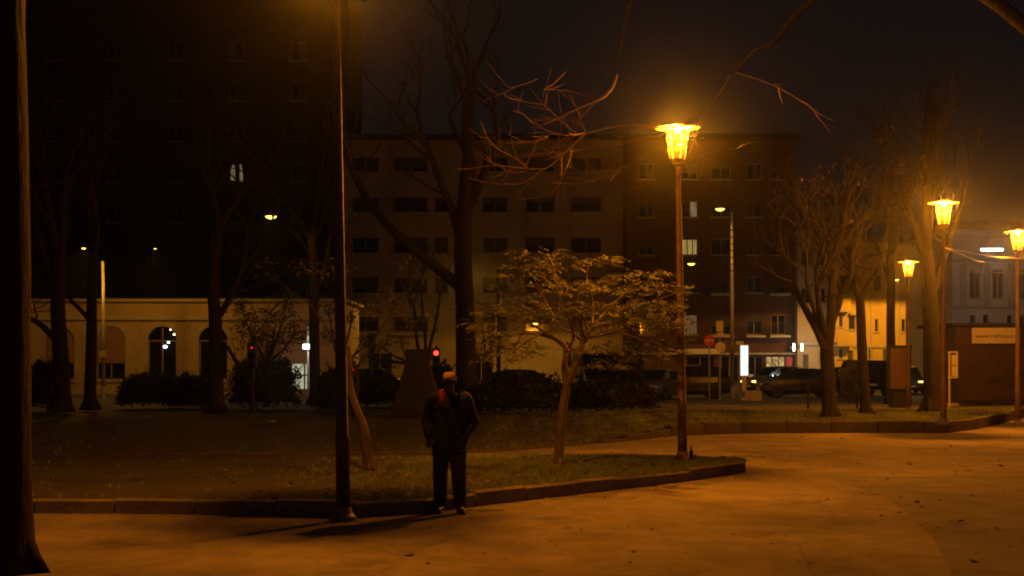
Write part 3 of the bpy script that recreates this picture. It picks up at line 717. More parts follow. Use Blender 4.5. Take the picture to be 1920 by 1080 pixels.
def bar_lamp():
    p = at(1860, 467, 72); t = thing('tube_street_light', 'white tube street light hung near the white house', 'street light', p)
    MB().box((0, 0, .06), (1.16, .22, .07)).build('housing', M['galv'], t, bevel=.02)
    mb = MB(); mb.tube([(-.54, 0, -.02), (.54, 0, -.02)], .075, 12); mb.build('tube', M['led'], t, smooth=True)
    mb = MB(); mb.tube([(-.4, 0, .095), (0, 0, .6), (.4, 0, .095)], .01, 5); mb.tube([(-4, 0, .8), (0, 0, .6), (4, 0, .8)], .008, 4); mb.build('hanger', M['black'], t)
    lamp_light(t, (0, 0, -.22), 190, COOL, .12)
bar_lamp()

def poles():
    for label, px, top, Y, m in (('amber-lit slim steel pole with a small square plate on the left', 194, 490, 70, 'galv'), ('mottled steel pole lit amber beside the white panel', 1373, 398, 70, 'galv')):
        t = thing('street_pole', label, 'pole', (X_(px, Y), Y, 0)); H = Z_(top, Y)
        MB().tube([(0, 0, 0), (0, 0, H * .5), (-.03, 0, H)], [.105, .09, .06], 12).build('pole', M[m], t, smooth=True)
        MB().lathe([(.13, 0), (.13, .5), (.11, .55)], 12).build('sleeve', M[m], t)
        if px < 500: MB().box((0, -.12, Z_(664, Y)), (.34, .03, .3)).build('plate', M['concrete'], t, bevel=.04)
        else:
            MB().box((.36, -.02, Z_(643, Y)), (.36, .03, .17)).build('plate', M['sign_white'], t)
            bd = MB()
            for q in range(9): bd.lathe([(.1 - q * .003, 0), (.1 - q * .003, .05)], 12, (-.012, 0, H - .9 - q * .33))
            bd.build('band', M['black'], t)
    Y = 60; t = thing('street_pole', 'thin dark pole standing before the beige block', 'pole', (X_(935, Y), Y, 0))
    MB().tube([(0, 0, 0), (0, 0, Z_(505, Y))], [.1, .07], 10).build('pole', M['black'], t, smooth=True)
    MB().box((-.1, -.1, Z_(607, Y)), (.06, .08, .5)).build('plate', M['galv'], t)
poles()

# ------------------------------------------------------------------ trees
def limb(mb, pts, r0, r1, n=8):
    k = len(pts) - 1; mb.tube(pts, [r0 + (r1 - r0) * (i / k) ** .8 for i in range(k + 1)], n)
def smooth_path(pts, sub=4):
    pts = [Vector(p) for p in pts]; o = []
    for i in range(len(pts) - 1):
        p0, p1, p2, p3 = pts[max(i - 1, 0)], pts[i], pts[i + 1], pts[min(i + 2, len(pts) - 1)]
        for k in range(sub):
            t = k / sub; o.append(.5 * ((2 * p1) + (p2 - p0) * t + (2 * p0 - 5 * p1 + 4 * p2 - p3) * t * t + (3 * p1 - p0 - 3 * p2 + p3) * t ** 3))
    o.append(pts[-1]); return o
def grow(mb, p, d, length, r, level, rnd, tips, up=.15, spread=.7, n=6, kids_=(2, 3)):
    seg = 4; pts = [p.copy()]; q = p.copy(); dd = d.copy()
    for _ in range(seg):
        dd = (dd + Vector((rnd.uniform(-1, 1), rnd.uniform(-1, 1), rnd.uniform(-1, 1))) * .22 + Vector((0, 0, up * .3))).normalized()
        q = q + dd * (length / seg); pts.append(q.copy())
    r1 = r * .62 if level else r * .35
    mb.tube(pts, [r + (r1 - r) * i / seg for i in range(seg + 1)], n if level > 1 else (4 if level else 3), caps=False)
    if level == 0: tips.append((q, dd)); return
    for k in range(rnd.randint(*kids_)):
        ax = Vector((rnd.uniform(-1, 1), rnd.uniform(-1, 1), rnd.uniform(-.5, .8))); nd = (dd + ax * spread).normalized()
        grow(mb, pts[-1] if k < 2 else pts[rnd.randint(2, 3)], nd, length * rnd.uniform(.62, .82), r1 * rnd.uniform(.7, .95), level - 1, rnd, tips, up, spread, n, kids_)
def leaf_cards(mb, c, r, n, size, rnd, flat=0.3, narrow=.35):
    for _ in range(n):
        while True:
            u = Vector((rnd.uniform(-1, 1), rnd.uniform(-1, 1), rnd.uniform(-1, 1)))
            if u.length <= 1: break
        p = Vector((c[0] + u.x * r[0], c[1] + u.y * r[1], c[2] + u.z * r[2]))
        a = Vector((rnd.uniform(-1, 1), rnd.uniform(-1, 1), rnd.uniform(-flat, flat))).normalized(); s = size * rnd.uniform(.6, 1.4)
        b = a.cross(Vector((rnd.uniform(-.6, .6), rnd.uniform(-.6, .6), 1))).normalized() * s * narrow
        a = a * s; mb.add([p - a, p + b * .9 - a * .1, p + a, p - b * .9 + a * .1], [(0, 1, 2, 3)])

def roots(mb, base, r, n=6, rnd=R):
    for k in range(n):
        a = 2 * PI * k / n + rnd.uniform(-.3, .3); d = Vector((math.cos(a), math.sin(a), 0))
        mb.tube([Vector((0, 0, .35 * r / .25)) + d * r * .6, Vector((0, 0, .12)) + d * r * 1.05, Vector((0, 0, -.03)) + d * r * 1.6], [r * .35, r * .3, r * .12], 6)

def bare_tree(label, px, Y, z0, width_px, forks, seed, leafy=0, level=3, up=.2, spread=.75, group=None, bark='bark', len0=None):
    """trunk with limbs traced through (px, py) points; twigs and limbs grow on as the crown"""
    rnd = random.Random(seed); base = Vector((X_(px, Y), Y, z0)); t = thing('bare_tree', label, 'tree', base, 0, group)
    s = Y / FPX; r = width_px * s / 2; tr = MB(); cr = MB(); tips = []
    for k, (path, ra, rb) in enumerate(forks):
        pts = []
        for i, q in enumerate(path):
            v = at(q[0], q[1], Y + (q[2] if len(q) > 2 else 0)) - base
            if k == 0 and i == 0: v.z = -.05
            pts.append(v)
        pts = smooth_path(pts, 4)
        rad = [r * (ra + (rb - ra) * (i / (len(pts) - 1)) ** .8) for i in range(len(pts))]
        rad = [x * (1 + .07 * noise.noise(Vector((i * .7, seed, k)))) for i, x in enumerate(rad)]
        if k == 0: rad[0] *= 1.35; rad[1] *= 1.12
        tr.tube(pts, rad, 12)
        dend = (pts[-1] - pts[-2]).normalized()
        if level and k == 0 and rb >= .6 and len(forks) > 1:          # the leader goes on above the first limbs
            for q in range(3): grow(cr, pts[-1], (dend + Vector((rnd.uniform(-.5, .5), rnd.uniform(-.5, .5), .1))).normalized(), (len0 or 1.5) * 1.5, rad[-1] * (.8, .6, .5)[q], level, rnd, tips, up, spread)
        elif level:
            for q in range(2): grow(cr, pts[-1], (dend + Vector((rnd.uniform(-.4, .4), rnd.uniform(-.4, .4), .1))).normalized(), len0 or 1.5, rad[-1] * .8, level, rnd, tips, up, spread)
            for q in range(3):
                i = rnd.randrange(len(pts) // 2, len(pts)); dr = Vector((rnd.uniform(-1, 1), rnd.uniform(-1, 1), rnd.uniform(0, .6))).normalized()
                grow(cr, pts[i], dr, (len0 or 1.5) * .8, rad[i] * .4, level - 1, rnd, tips, up, spread)
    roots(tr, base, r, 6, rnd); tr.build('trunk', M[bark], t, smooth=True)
    if cr.v: cr.build('crown', M['bark'], t)
    if leafy and tips:
        lm = MB()
        for _ in range(leafy):
            p, d = rnd.choice(tips); leaf_cards(lm, p + Vector((rnd.uniform(-.25, .25), rnd.uniform(-.25, .25), rnd.uniform(-.2, .2))), (.12, .12, .1), 3, .06, rnd, .8, .5)
        tag(lm.build('dry_leaves', M['dry_leaf'], t), kind='stuff')
    return t

G = 'bare trees on the far lawn'
bare_tree('bare forked tree with a wide V of limbs before the black car', 1557, 40, .26, 30, [
    ([(1557, 783), (1554, 740), (1552, 690), (1550, 650)], 1.0, .85), ([(1549, 655), (1530, 615), (1508, 575), (1487, 530), (1470, 480, .5)], .62, .32),
    ([(1548, 650), (1540, 610), (1533, 560), (1530, 500, -.5)], .45, .25), ([(1552, 655), (1558, 610), (1560, 550), (1568, 480, .6), (1580, 430, .6)], .7, .38), ([(1535, 610), (1515, 540, -.8), (1512, 480, -1)], .35, .2)], 5, leafy=15, level=4, len0=1.1)
bare_tree('slim bare tree in front of the ochre house with dry leaves', 1624, 43, .26, 22, [
    ([(1625, 776), (1620, 720), (1616, 650), (1614, 590), (1612, 555)], 1.0, .75), ([(1612, 565), (1600, 520), (1590, 470, .5)], .6, .35), ([(1613, 565), (1630, 530), (1650, 500, -.6), (1656, 470, -.8)], .6, .3)], 9, leafy=220, level=4, len0=1.0)
bare_tree('thick straight bare trunk behind the far lawn lamp post', 1748, 44, .26, 38, [
    ([(1750, 772), (1748, 700), (1746, 600), (1742, 540), (1736, 470)], 1.0, .7), ([(1744, 560), (1765, 500, .5), (1785, 440, 1)], .5, .3), ([(1738, 490), (1715, 430), (1700, 380)], .5, .3)], 12, leafy=0, level=4, len0=1.4)
bare_tree('pale grey tree trunk right behind the poster stand', 1671, 62, .02, 19, [
    ([(1671, 758), (1671, 680), (1670, 600), (1671, 520), (1668, 480)], 1.0, .75), ([(1670, 540), (1655, 490), (1640, 450)], .5, .3)], 15, leafy=0, level=4, len0=1.4)
bare_tree('big dark tree with a leaning limb behind the person', 872, 51, .12, 44, [
    ([(876, 765), (874, 680), (872, 580), (868, 480), (872, 380), (880, 300)], 1.0, .62), ([(866, 540), (830, 510), (780, 470), (730, 425), (690, 375, 1), (660, 320, 1)], .55, .28),
    ([(868, 470), (850, 400), (822, 330, -1), (800, 270, -1)], .45, .25), ([(874, 400), (905, 330), (930, 260, 1)], .5, .25)], 21, level=4, len0=1.6)
bare_tree('dark tree trunk nearest the picture edge before the arches', 115, 50, .12, 34, [
    ([(118, 768), (116, 700), (112, 640), (108, 560), (112, 480)], 1.0, .75), ([(106, 640), (80, 612), (52, 596), (20, 590)], .4, .2), ([(110, 540), (80, 470), (60, 400)], .5, .3)], 25, level=4, len0=1.5)
bare_tree('slim dark tree with a low side limb beside the amber pole', 170, 52, .12, 25, [
    ([(168, 768), (170, 700), (172, 620), (172, 560), (176, 480)], 1.0, .7), ([(168, 600), (150, 580), (132, 562), (110, 530)], .4, .25)], 29, level=4, len0=1.5)
bare_tree('dark tree with drooping twigs between the arches and the hedges', 405, 50, .12, 30, [
    ([(405, 770), (405, 690), (404, 610), (400, 540), (404, 460)], 1.0, .7), ([(406, 600), (430, 560), (455, 500)], .5, .3), ([(408, 640), (425, 650), (445, 680), (460, 700)], .3, .18)], 33, level=4, len0=1.4)
bare_tree('dark tree trunk behind the white floodlight', 589, 58, .1, 22, [
    ([(590, 762), (590, 690), (589, 600), (588, 520), (585, 450)], 1.0, .75), ([(588, 560), (610, 500), (620, 440)], .5, .3)], 37, level=4, len0=1.5)
bare_tree('thin many-stemmed tree behind the dark stone monument', 795, 60, .05, 9, [
    ([(795, 760), (792, 700), (782, 640), (776, 580)], 1.0, .6), ([(794, 710), (798, 650), (792, 580), (790, 540)], .8, .5), ([(796, 710), (806, 650), (818, 600), (824, 560)], .8, .5)], 41, level=3, len0=.9)
bare_tree('blurred dark trunk filling the picture edge on the left', 2, 13.0, .0, 118, [
    ([(2, 1072), (0, 800), (0, 500), (-4, 200), (-10, -80)], 1.0, .9)], 45, level=0)

# the tree whose hanging twigs reach in front of the lantern: its trunk stands beyond the right edge
def over_tree():
    base = Vector((8.6, 19.5, 0)); t = thing('bare_tree', 'bare branches hanging in front of the first lit lantern', 'tree', base)
    tr = MB()
    tr.tube([p - base for p in smooth_path([(8.6, 19.5, -.1), (8.55, 19.6, 2), (8.3, 19.9, 4), (7.9, 20.3, 6)], 4)], [.34, .27, .25, .235, .225, .22, .215, .21, .2, .19, .18, .17, .16], 12)
    roots(tr, base, .26)
    hub = at(1369, 141, 23.3); hub2 = at(1322, 207, 23.5)
    limb(tr, [p - base for p in smooth_path([(7.9, 20.3, 6), (6.9, 21.2, 7.3), (6.1, 21.9, 7.55), (5.4, 22.3, 7.95), at(1500, 22, 22.9), at(1452, 78, 23.0), at(1412, 98, 23.1), hub], 5)], .12, .016)
    limb(tr, [p - base for p in smooth_path([(7.9, 20.3, 5.9), (7.6, 19.2, 7.5), (7.0, 17.6, 9.4)], 4)], .14, .06)
    limb(tr, [p - base for p in smooth_path([(6.9, 21.2, 7.3), (5.4, 22.9, 8.7), at(1330, -170, 23.6), at(1200, -30, 23.4), at(1168, 70, 23.3), at(1157, 138, 23.2)], 4)], .05, .014)
    tr.build('trunk', M['bark'], t, smooth=True)
    rnd = random.Random(77); cr = MB()
    Z = lambda zx, zy: (860 + zx / 4, 130 + zy / 4)
    W = lambda zx, zy: (1000 + zx / 3.84, 130 + zy / 3.84)
    raw = [  # (points in the picture, depth, start radius, end radius)
        ([(1369, 141), (1345, 180), (1322, 207), (1308, 232), (1290, 262), (1262, 300)], 23.5, .010, .006),
        ([(1381, 136), (1425, 150), (1461, 165), (1500, 188), (1526, 207)], 23.4, .008, .004),
        ([(1308, 232), (1240, 240), (1197, 225 + 10), (1150, 238), (1112, 247), Z(960, 475)], 23.3, .014, .012),
        ([Z(960, 475), Z(930, 500), Z(840, 590), Z(760, 660), Z(660, 740), Z(520, 745), Z(300, 720), Z(240, 690), Z(210, 650)], 23.2, .019, .005),
        ([Z(960, 475), Z(830, 495), Z(740, 485), Z(620, 440), Z(540, 390), Z(490, 340), Z(410, 310)], 23.3, .014, .005),
        ([Z(880, 480), Z(770, 390), Z(690, 310), Z(640, 270), Z(500, 245), Z(380, 215)], 23.5, .011, .005),
        ([Z(1190, 40), Z(1150, 145), Z(1080, 215), Z(1000, 250), Z(920, 285), Z(840, 320), Z(740, 370), Z(650, 405)], 23.2, .016, .006),
        ([Z(960, 475), Z(930, 410), Z(905, 320)], 23.4, .009, .005),
        ([Z(1400, 510), Z(1200, 560), Z(1050, 575), Z(900, 605), Z(790, 620), Z(640, 630), Z(480, 660)], 23.6, .009, .005),
        ([Z(1780, 330), Z(1560, 480), Z(1400, 510)], 23.6, .010, .009),
        ([Z(520, 745), Z(460, 690), Z(400, 655), Z(300, 600), Z(230, 530), Z(185, 455)], 23.0, .011, .005),
        ([Z(840, 590), Z(835, 660), Z(800, 760), Z(740, 870), Z(660, 950)], 23.1, .009, .004),
        ([Z(770, 650), Z(772, 720), Z(775, 800)], 23.2, .007, .004),
        ([Z(560, 742), Z(440, 775), Z(300, 725)], 23.3, .007, .004), ([Z(640, 745), Z(540, 820), Z(450, 860), Z(320, 860)], 23.1, .008, .004),
        ([Z(1640, 560), Z(1480, 600), Z(1330, 690), Z(1260, 720), Z(1150, 790), Z(1020, 830), Z(880, 855), Z(700, 850)], 23.5, .010, .004),
        ([Z(1480, 600), Z(1330, 690), Z(1240, 740), Z(1080, 760), Z(960, 770), Z(800, 720)], 23.3, .009, .004),
        ([Z(800, 20), Z(720, 100), Z(640, 150)], 23.3, .009, .006), ([Z(640, 150), Z(760, 155), Z(870, 170)], 23.4, .007, .004), ([Z(590, 70), Z(500, 110), Z(380, 140)], 23.2, .008, .004),
        ([Z(820, 500), Z(690, 485), Z(650, 520), Z(540, 550), Z(440, 520), Z(380, 490)], 23.3, .008, .004),
        ([Z(1870, 625), Z(1700, 720), Z(1640, 840), Z(1580, 880), Z(1480, 885), Z(1400, 850), Z(1330, 815)], 23.9, .009, .004),
        ([(1290, 262), Z(1690, 640), Z(1700, 720)], 23.8, .009, .008), ([(1262, 300), Z(1560, 720), Z(1480, 780), Z(1440, 860)], 23.7, .007, .004),
        ([Z(1640, 500), Z(1600, 600), Z(1560, 700)], 23.8, .005, .004), ([Z(1690, 545), Z(1620, 530), Z(1540, 540), Z(1450, 600)], 23.9, .006, .004),
        ([(1340, 265), (1322, 285), (1305, 305)], 23.8, .006, .003), ([(1310, 290), (1335, 300), (1352, 285)], 23.8, .005, .003)]
    tips = []
    for pts, Y, a, b in raw:
        P3 = [at(px, py, Y + .5 * noise.noise(Vector((px * .013, py * .013, a * 200))) + .0 * i) - base for i, (px, py) in enumerate(pts)]
        P3 = smooth_path(P3, 4); limb(cr, P3, a * 1.15, max(b, .0055), 5)
        for i in range(2, len(P3), 2):                            # short side twigs that curve down and outward
            if rnd.random() < .6:
                d = (P3[i] - P3[i - 1]).normalized(); side = Vector((rnd.uniform(-1, 1), rnd.uniform(-.8, .8), rnd.uniform(-1, .7)))
                L_ = rnd.uniform(.15, .7); q = P3[i]; dd = (d * .8 + side * .7).normalized(); tw = [q]
                for _ in range(4):
                    dd = (dd + Vector((rnd.uniform(-.2, .2), rnd.uniform(-.2, .2), rnd.uniform(-.12, .2)))).normalized(); q = q + dd * L_ / 4; tw.append(q)
                cr.tube(tw, [.006, .0055, .005, .004, .003], 3, caps=False)
                if rnd.random() < .5:
                    q = tw[2]; dd = (dd + Vector((rnd.uniform(-.8, .8), rnd.uniform(-.8, .8), rnd.uniform(-.6, .6)))).normalized()
                    cr.tube([q, q + dd * L_ * .3, q + dd * L_ * .55 + Vector((0, 0, .03))], [.005, .004, .003], 3, caps=False)
    cr.build('branches', M['twig'], t)
    up = MB(); tp = []
    for p, d in (((7.0, 17.6, 9.4), (-.4, .2, 1)), ((7.9, 20.3, 6), (.3, .3, 1)), ((8.3, 19.9, 4.5), (1, -.2, .8)), ((5.3, 22.3, 7.9), (-.2, .3, 1))):
        grow(up, Vector(p) - base, Vector(d).normalized(), 1.8, .07, 4, rnd, tp, .1, .7)
    up.build('crown', M['bark'], t)
over_tree()

# feathery evergreen on the near lawn
def feathery_tree():
    Y = 23.4; base = Vector((X_(1047, Y), Y, NZ)); t = thing('feathery_tree', 'small two-stemmed tree with flat feathery sprays on the near lawn', 'tree', base)
    rnd = random.Random(50); P = lambda px, py, dy=0: at(px, py, Y + dy) - base
    tr = MB()
    def path(pts, a, b, n=10): limb(tr, smooth_path([P(*q) for q in pts], 4), a, b, n)
    path([(1047, 876), (1049, 840), (1054, 780), (1060, 735), (1062, 715)], .088, .062); path([(1061, 720), (1058, 690), (1061, 655), (1048, 640), (1020, 622)], .055, .036)
    path([(1061, 725), (1075, 695), (1088, 665), (1094, 640), (1110, 615), (1140, 580, .3), (1180, 545, .4)], .052, .02)
    for pts, a, b in (([(1050, 640), (1015, 628), (975, 625), (955, 632), (940, 645, -.3)], .03, .008), ([(1030, 630), (1005, 612), (978, 598), (960, 575, .4)], .03, .01), ([(1061, 655), (1075, 635), (1068, 600, -.4), (1050, 560, -.5), (1040, 510, -.3), (1030, 480)], .034, .008),
                      ([(1094, 640), (1070, 622), (1050, 612), (1020, 560, .6), (1000, 520, .6)], .028, .008), ([(1096, 636), (1120, 630, -.5), (1165, 625, -.7), (1210, 640, -.8)], .024, .008), ([(1110, 615), (1112, 570, .6), (1100, 520, .7), (1105, 490, .7)], .026, .007),
                      ([(1140, 580, .3), (1190, 575, .2), (1240, 560, .1), (1275, 545)], .02, .006), ([(1100, 640), (1085, 600, -.8), (1085, 550, -1)], .02, .006), ([(1020, 622), (990, 640, -.6), (960, 660, -.8)], .02, .006), ([(978, 625), (965, 650), (948, 655)], .012, .005)):
        path(pts, a, b, 7)
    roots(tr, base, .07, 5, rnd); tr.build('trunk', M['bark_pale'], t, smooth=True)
    pads = [(1010, 475, 55, 14), (1045, 495, 70, 12), (1105, 490, 45, 10), (1140, 485, 28, 5), (985, 510, 60, 16), (1000, 540, 75, 20), (955, 575, 55, 22), (935, 615, 35, 26), (1060, 540, 60, 16), (1105, 535, 45, 14),
            (1150, 545, 40, 10), (1200, 535, 55, 9), (1250, 545, 42, 8), (1180, 520, 50, 8), (1215, 500 + 12, 24, 6), (1170, 575, 70, 16), (1220, 580, 50, 14), (1190, 610, 60, 16), (1240, 615, 40, 12), (1150, 615, 50, 16), (1210, 645, 50, 12), (1160, 650, 50, 14), (1110, 580, 50, 18), (1050, 575, 50, 16), (1010, 590, 50, 16), (960, 640, 40, 18), (1255, 640, 30, 10), (1120, 655, 40, 12), (925, 650, 30, 16), (1235, 572, 45, 14), (1262, 600, 30, 12), (1205, 668, 40, 12), (1145, 682, 34, 12), (915, 635, 28, 16), (945, 672, 30, 14), (905, 608, 22, 14), (1240, 660, 34, 14), (985, 660, 34, 14), (1180, 595, 60, 18), (1225, 600, 44, 18)]
    lf = MB(); s = Y / FPX
    for px, py, w, h in pads:
        dy = rnd.uniform(-1.1, 1.1); c = P(px, py, dy)
        for _ in range(int(w * .48) + 8):                         # a spray: a stalk with pairs of narrow leaflets
            a = rnd.uniform(0, 2 * PI); rr = math.sqrt(rnd.random()); o = c + Vector((math.cos(a) * w * s * rr, math.sin(a) * w * s * rr * .8, rnd.uniform(-h, h) * s * .7))
            dr = Vector((math.cos(a) + rnd.uniform(-.5, .5), math.sin(a) + rnd.uniform(-.5, .5), rnd.uniform(-.15, .25))).normalized(); L_ = rnd.uniform(.14, .34)
            sd = (dr.cross(Vector((0, 0, 1))).normalized() + Vector((0, 0, rnd.uniform(-.9, .9)))).normalized(); n = 8
            for i in range(n):
                q = o + dr * L_ * i / n + Vector((0, 0, -.25 * L_ * (i / n) ** 2)); ll = .062 * (1 - .5 * i / n)
                for sg in (-1, 1):
                    e = q + sd * sg * ll + dr * ll * .5 + Vector((0, 0, rnd.uniform(-.02, .012)))
                    m_ = q.lerp(e, .5); wv = (dr + Vector((0, 0, rnd.uniform(-1, 1)))).normalized() * .0105
                    lf.add([q, m_ + wv, e, m_ - wv], [(0, 1, 2, 3)])
    tag(lf.build('foliage', M['needle'], t), kind='stuff')
feathery_tree()

def slender_tree():
    Y = 22.2; base = Vector((X_(690, Y), Y, NZ)); t = thing('slender_tree', 'slender bent young tree just right of the tapering lamp post', 'tree', base)
    P = lambda px, py, dy=0: at(px, py, Y + dy) - base; rnd = random.Random(60); tr = MB(); cr = MB(); tips = []
    limb(tr, smooth_path([P(691, 884), P(687, 840), P(683, 805), P(668, 765), P(656, 725), P(655, 690), P(650, 650)], 4), .085, .05, 10)
    limb(cr, smooth_path([P(656, 720), P(668, 690), P(690, 660), P(705, 630)], 4), .03, .012, 8); limb(cr, smooth_path([P(652, 665), P(630, 640), P(612, 615)], 4), .026, .01, 8)
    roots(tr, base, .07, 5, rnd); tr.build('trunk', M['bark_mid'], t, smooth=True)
    for (px, py) in ((650, 650), (705, 630), (612, 615), (655, 690)):
        grow(cr, P(px, py), Vector((rnd.uniform(-.5, .5), rnd.uniform(-.4, .4), .7)).normalized(), .5, .014, 4, rnd, tips, .12, .85)
    cr.build('crown', M['bark'], t)
    lf = MB()
    for p, d in tips: leaf_cards(lf, p, (.13, .13, .07), 6, .04, rnd, .5, .35)
    tag(lf.build('foliage', M['leaf'], t), kind='stuff')
slender_tree()

# ------------------------------------------------------------------ hedges and bushes
def bush(label, x0, x1, top, Y, z0, dy, seed, n=2600, size=.085, name='bush', cat='bush', group=None, m='leaf', shape=None):
    rnd = random.Random(seed); cx = X_((x0 + x1) / 2, Y); w = (x1 - x0) * Y / FPX / 2; h = Z_(top, Y) - z0
    t = thing(name, label, cat, (cx, Y, z0), 0, group)
    def skin_at(v, r):
        lump = 1 + .30 * noise.noise(v * 2.1 + Vector((seed, 3, 1))) + .14 * noise.noise(v * 5.0 + Vector((1, seed, 2)))
        f = 1.0 if v.z > 0 else 1 / max(.35, math.sqrt(max(.01, 1 - v.z * v.z)))
        return Vector((v.x * w * r * lump * f, v.y * dy * r * lump * f, max(-.04, h * .5 + v.z * h * .5 * r * (lump if v.z > 0 else 1))))
    core = MB(); core.ell((0, 0, 0), (1, 1, 1), 20, 12)
    core.v = [tuple(skin_at(Vector(v).normalized(), .80)) for v in core.v]
    core.build('inner_growth', M['leaf'], t)
    lf = MB()
    for _ in range(n):
        a = rnd.uniform(0, 2 * PI); zz = rnd.uniform(-.98, 1); q = math.sqrt(1 - zz * zz)
        p = skin_at(Vector((q * math.cos(a), q * math.sin(a), zz)), rnd.uniform(.80, 1.02)); leaf_cards(lf, p, (.05, .05, .05), 1, size, rnd, .9, .5)
    for _ in range(26):                                            # stray shoots
        a = rnd.uniform(0, 2 * PI); zz = rnd.uniform(.1, 1); q = math.sqrt(1 - zz * zz); v = Vector((q * math.cos(a), q * math.sin(a), zz)); p = skin_at(v, .95)
        e = p + (v + Vector((0, 0, .6))).normalized() * rnd.uniform(.12, .38); lf.tube([p, p.lerp(e, .5) + Vector((rnd.uniform(-.04, .04), 0, 0)), e], [.008, .006, .004], 3, caps=False)
        for k in range(7): leaf_cards(lf, p.lerp(e, .2 + .13 * k), (.04, .04, .03), 1, size * .7, rnd, .9, .45)
    tag(lf.build('foliage', M[m], t), kind='stuff')
    return t
bush('rounded dark bush under the dark arched window', 222, 345, 699, 55, .12, 1.1, 1)
bush('lower dark bush just left of the drooping tree', 318, 400, 704, 54, .12, 1.0, 2)
bush('small dark bush at the foot of the trunk nearest the edge', 52, 110, 676, 52, .12, .8, 3, 1600)
bush('broad dark bush left of the lit glass door', 430, 560, 668, 53, .12, 1.2, 4, 3000)
bush('dark bush right of the white floodlight', 596, 672, 690, 50, .12, 1.0, 5, 2200)
bush('long dark hedge below the beige block left of the monument', 655, 762, 707, 56, .1, .9, 6, 2600)
bush('dark shrub between the monument and the big tree', 795, 860, 682, 52, .12, .9, 7, 2200)
bush('dark hedge between the big tree and the two-stemmed tree', 890, 1060, 698, 49, .12, 1.0, 8, 3600)
bush('low dark hedge before the dark van', 1060, 1225, 712, 50, .14, .9, 9, 3200)
bush('tall narrow dark cypress right of the dark van', 1174, 1206, 632, 56, .1, .33, 10, 2600, name='cypress', cat='cypress')
bush('grey-green bush between the two bare trees', 1578, 1620, 690, 66, .0, .8, 13, 1500, m='needle')
def leafy_dark(label, px, Y, z0, blobs, seed):
    rnd = random.Random(seed); base = Vector((X_(px, Y), Y, z0)); t = thing('leafy_tree', label, 'tree', base); tr = MB(); lf = MB()
    tr.tube([(0, 0, -.05), (.05, 0, 1.2), (0, 0, 2.0)], [.14, .11, .08], 9)
    for bx, by, w, h in blobs:
        c = at(bx, by, Y) - base; s = Y / FPX; tr.tube([(0, 0, 1.6), (c.x * .6, 0, 1.6 + (c.z - 1.6) * .5), tuple(c)], [.07, .04, .015], 6)
        for _ in range(int(w * h * .16)):
            leaf_cards(lf, c + Vector((rnd.gauss(0, .45) * w * s, rnd.gauss(0, .6), rnd.gauss(0, .45) * h * s)), (.16, .16, .10), 3, .075, rnd, .6, .45)
    tr.build('trunk', M['bark'], t, smooth=True); tag(lf.build('foliage', M['leaf'], t), kind='stuff')
leafy_dark('loose dark leafy tree in front of the left end of the arches', 500, 57, .1, [(470, 610, 40, 34), (520, 590, 44, 30), (500, 640, 60, 26), (555, 625, 40, 30), (450, 570, 22, 26), (540, 560, 24, 22)], 71)
leafy_dark('loose dark leafy tree between floodlight and beige block', 640, 62, .1, [(615, 580, 30, 26), (650, 590, 30, 22), (690, 640, 30, 16), (620, 630, 30, 24), (665, 560, 18, 16)], 72)
leafy_dark('low leafy tree in front of the ground floor of the beige block', 770, 64, .1, [(715, 650, 34, 16), (750, 640, 24, 14), (690, 670, 30, 16), (735, 680, 30, 12)], 73)
leafy_dark('thin leafy tree just right of the big dark tree', 915, 58, .1, [(905, 610, 22, 18), (925, 640, 24, 20), (900, 660, 18, 20), (925, 585, 20, 16)], 74)

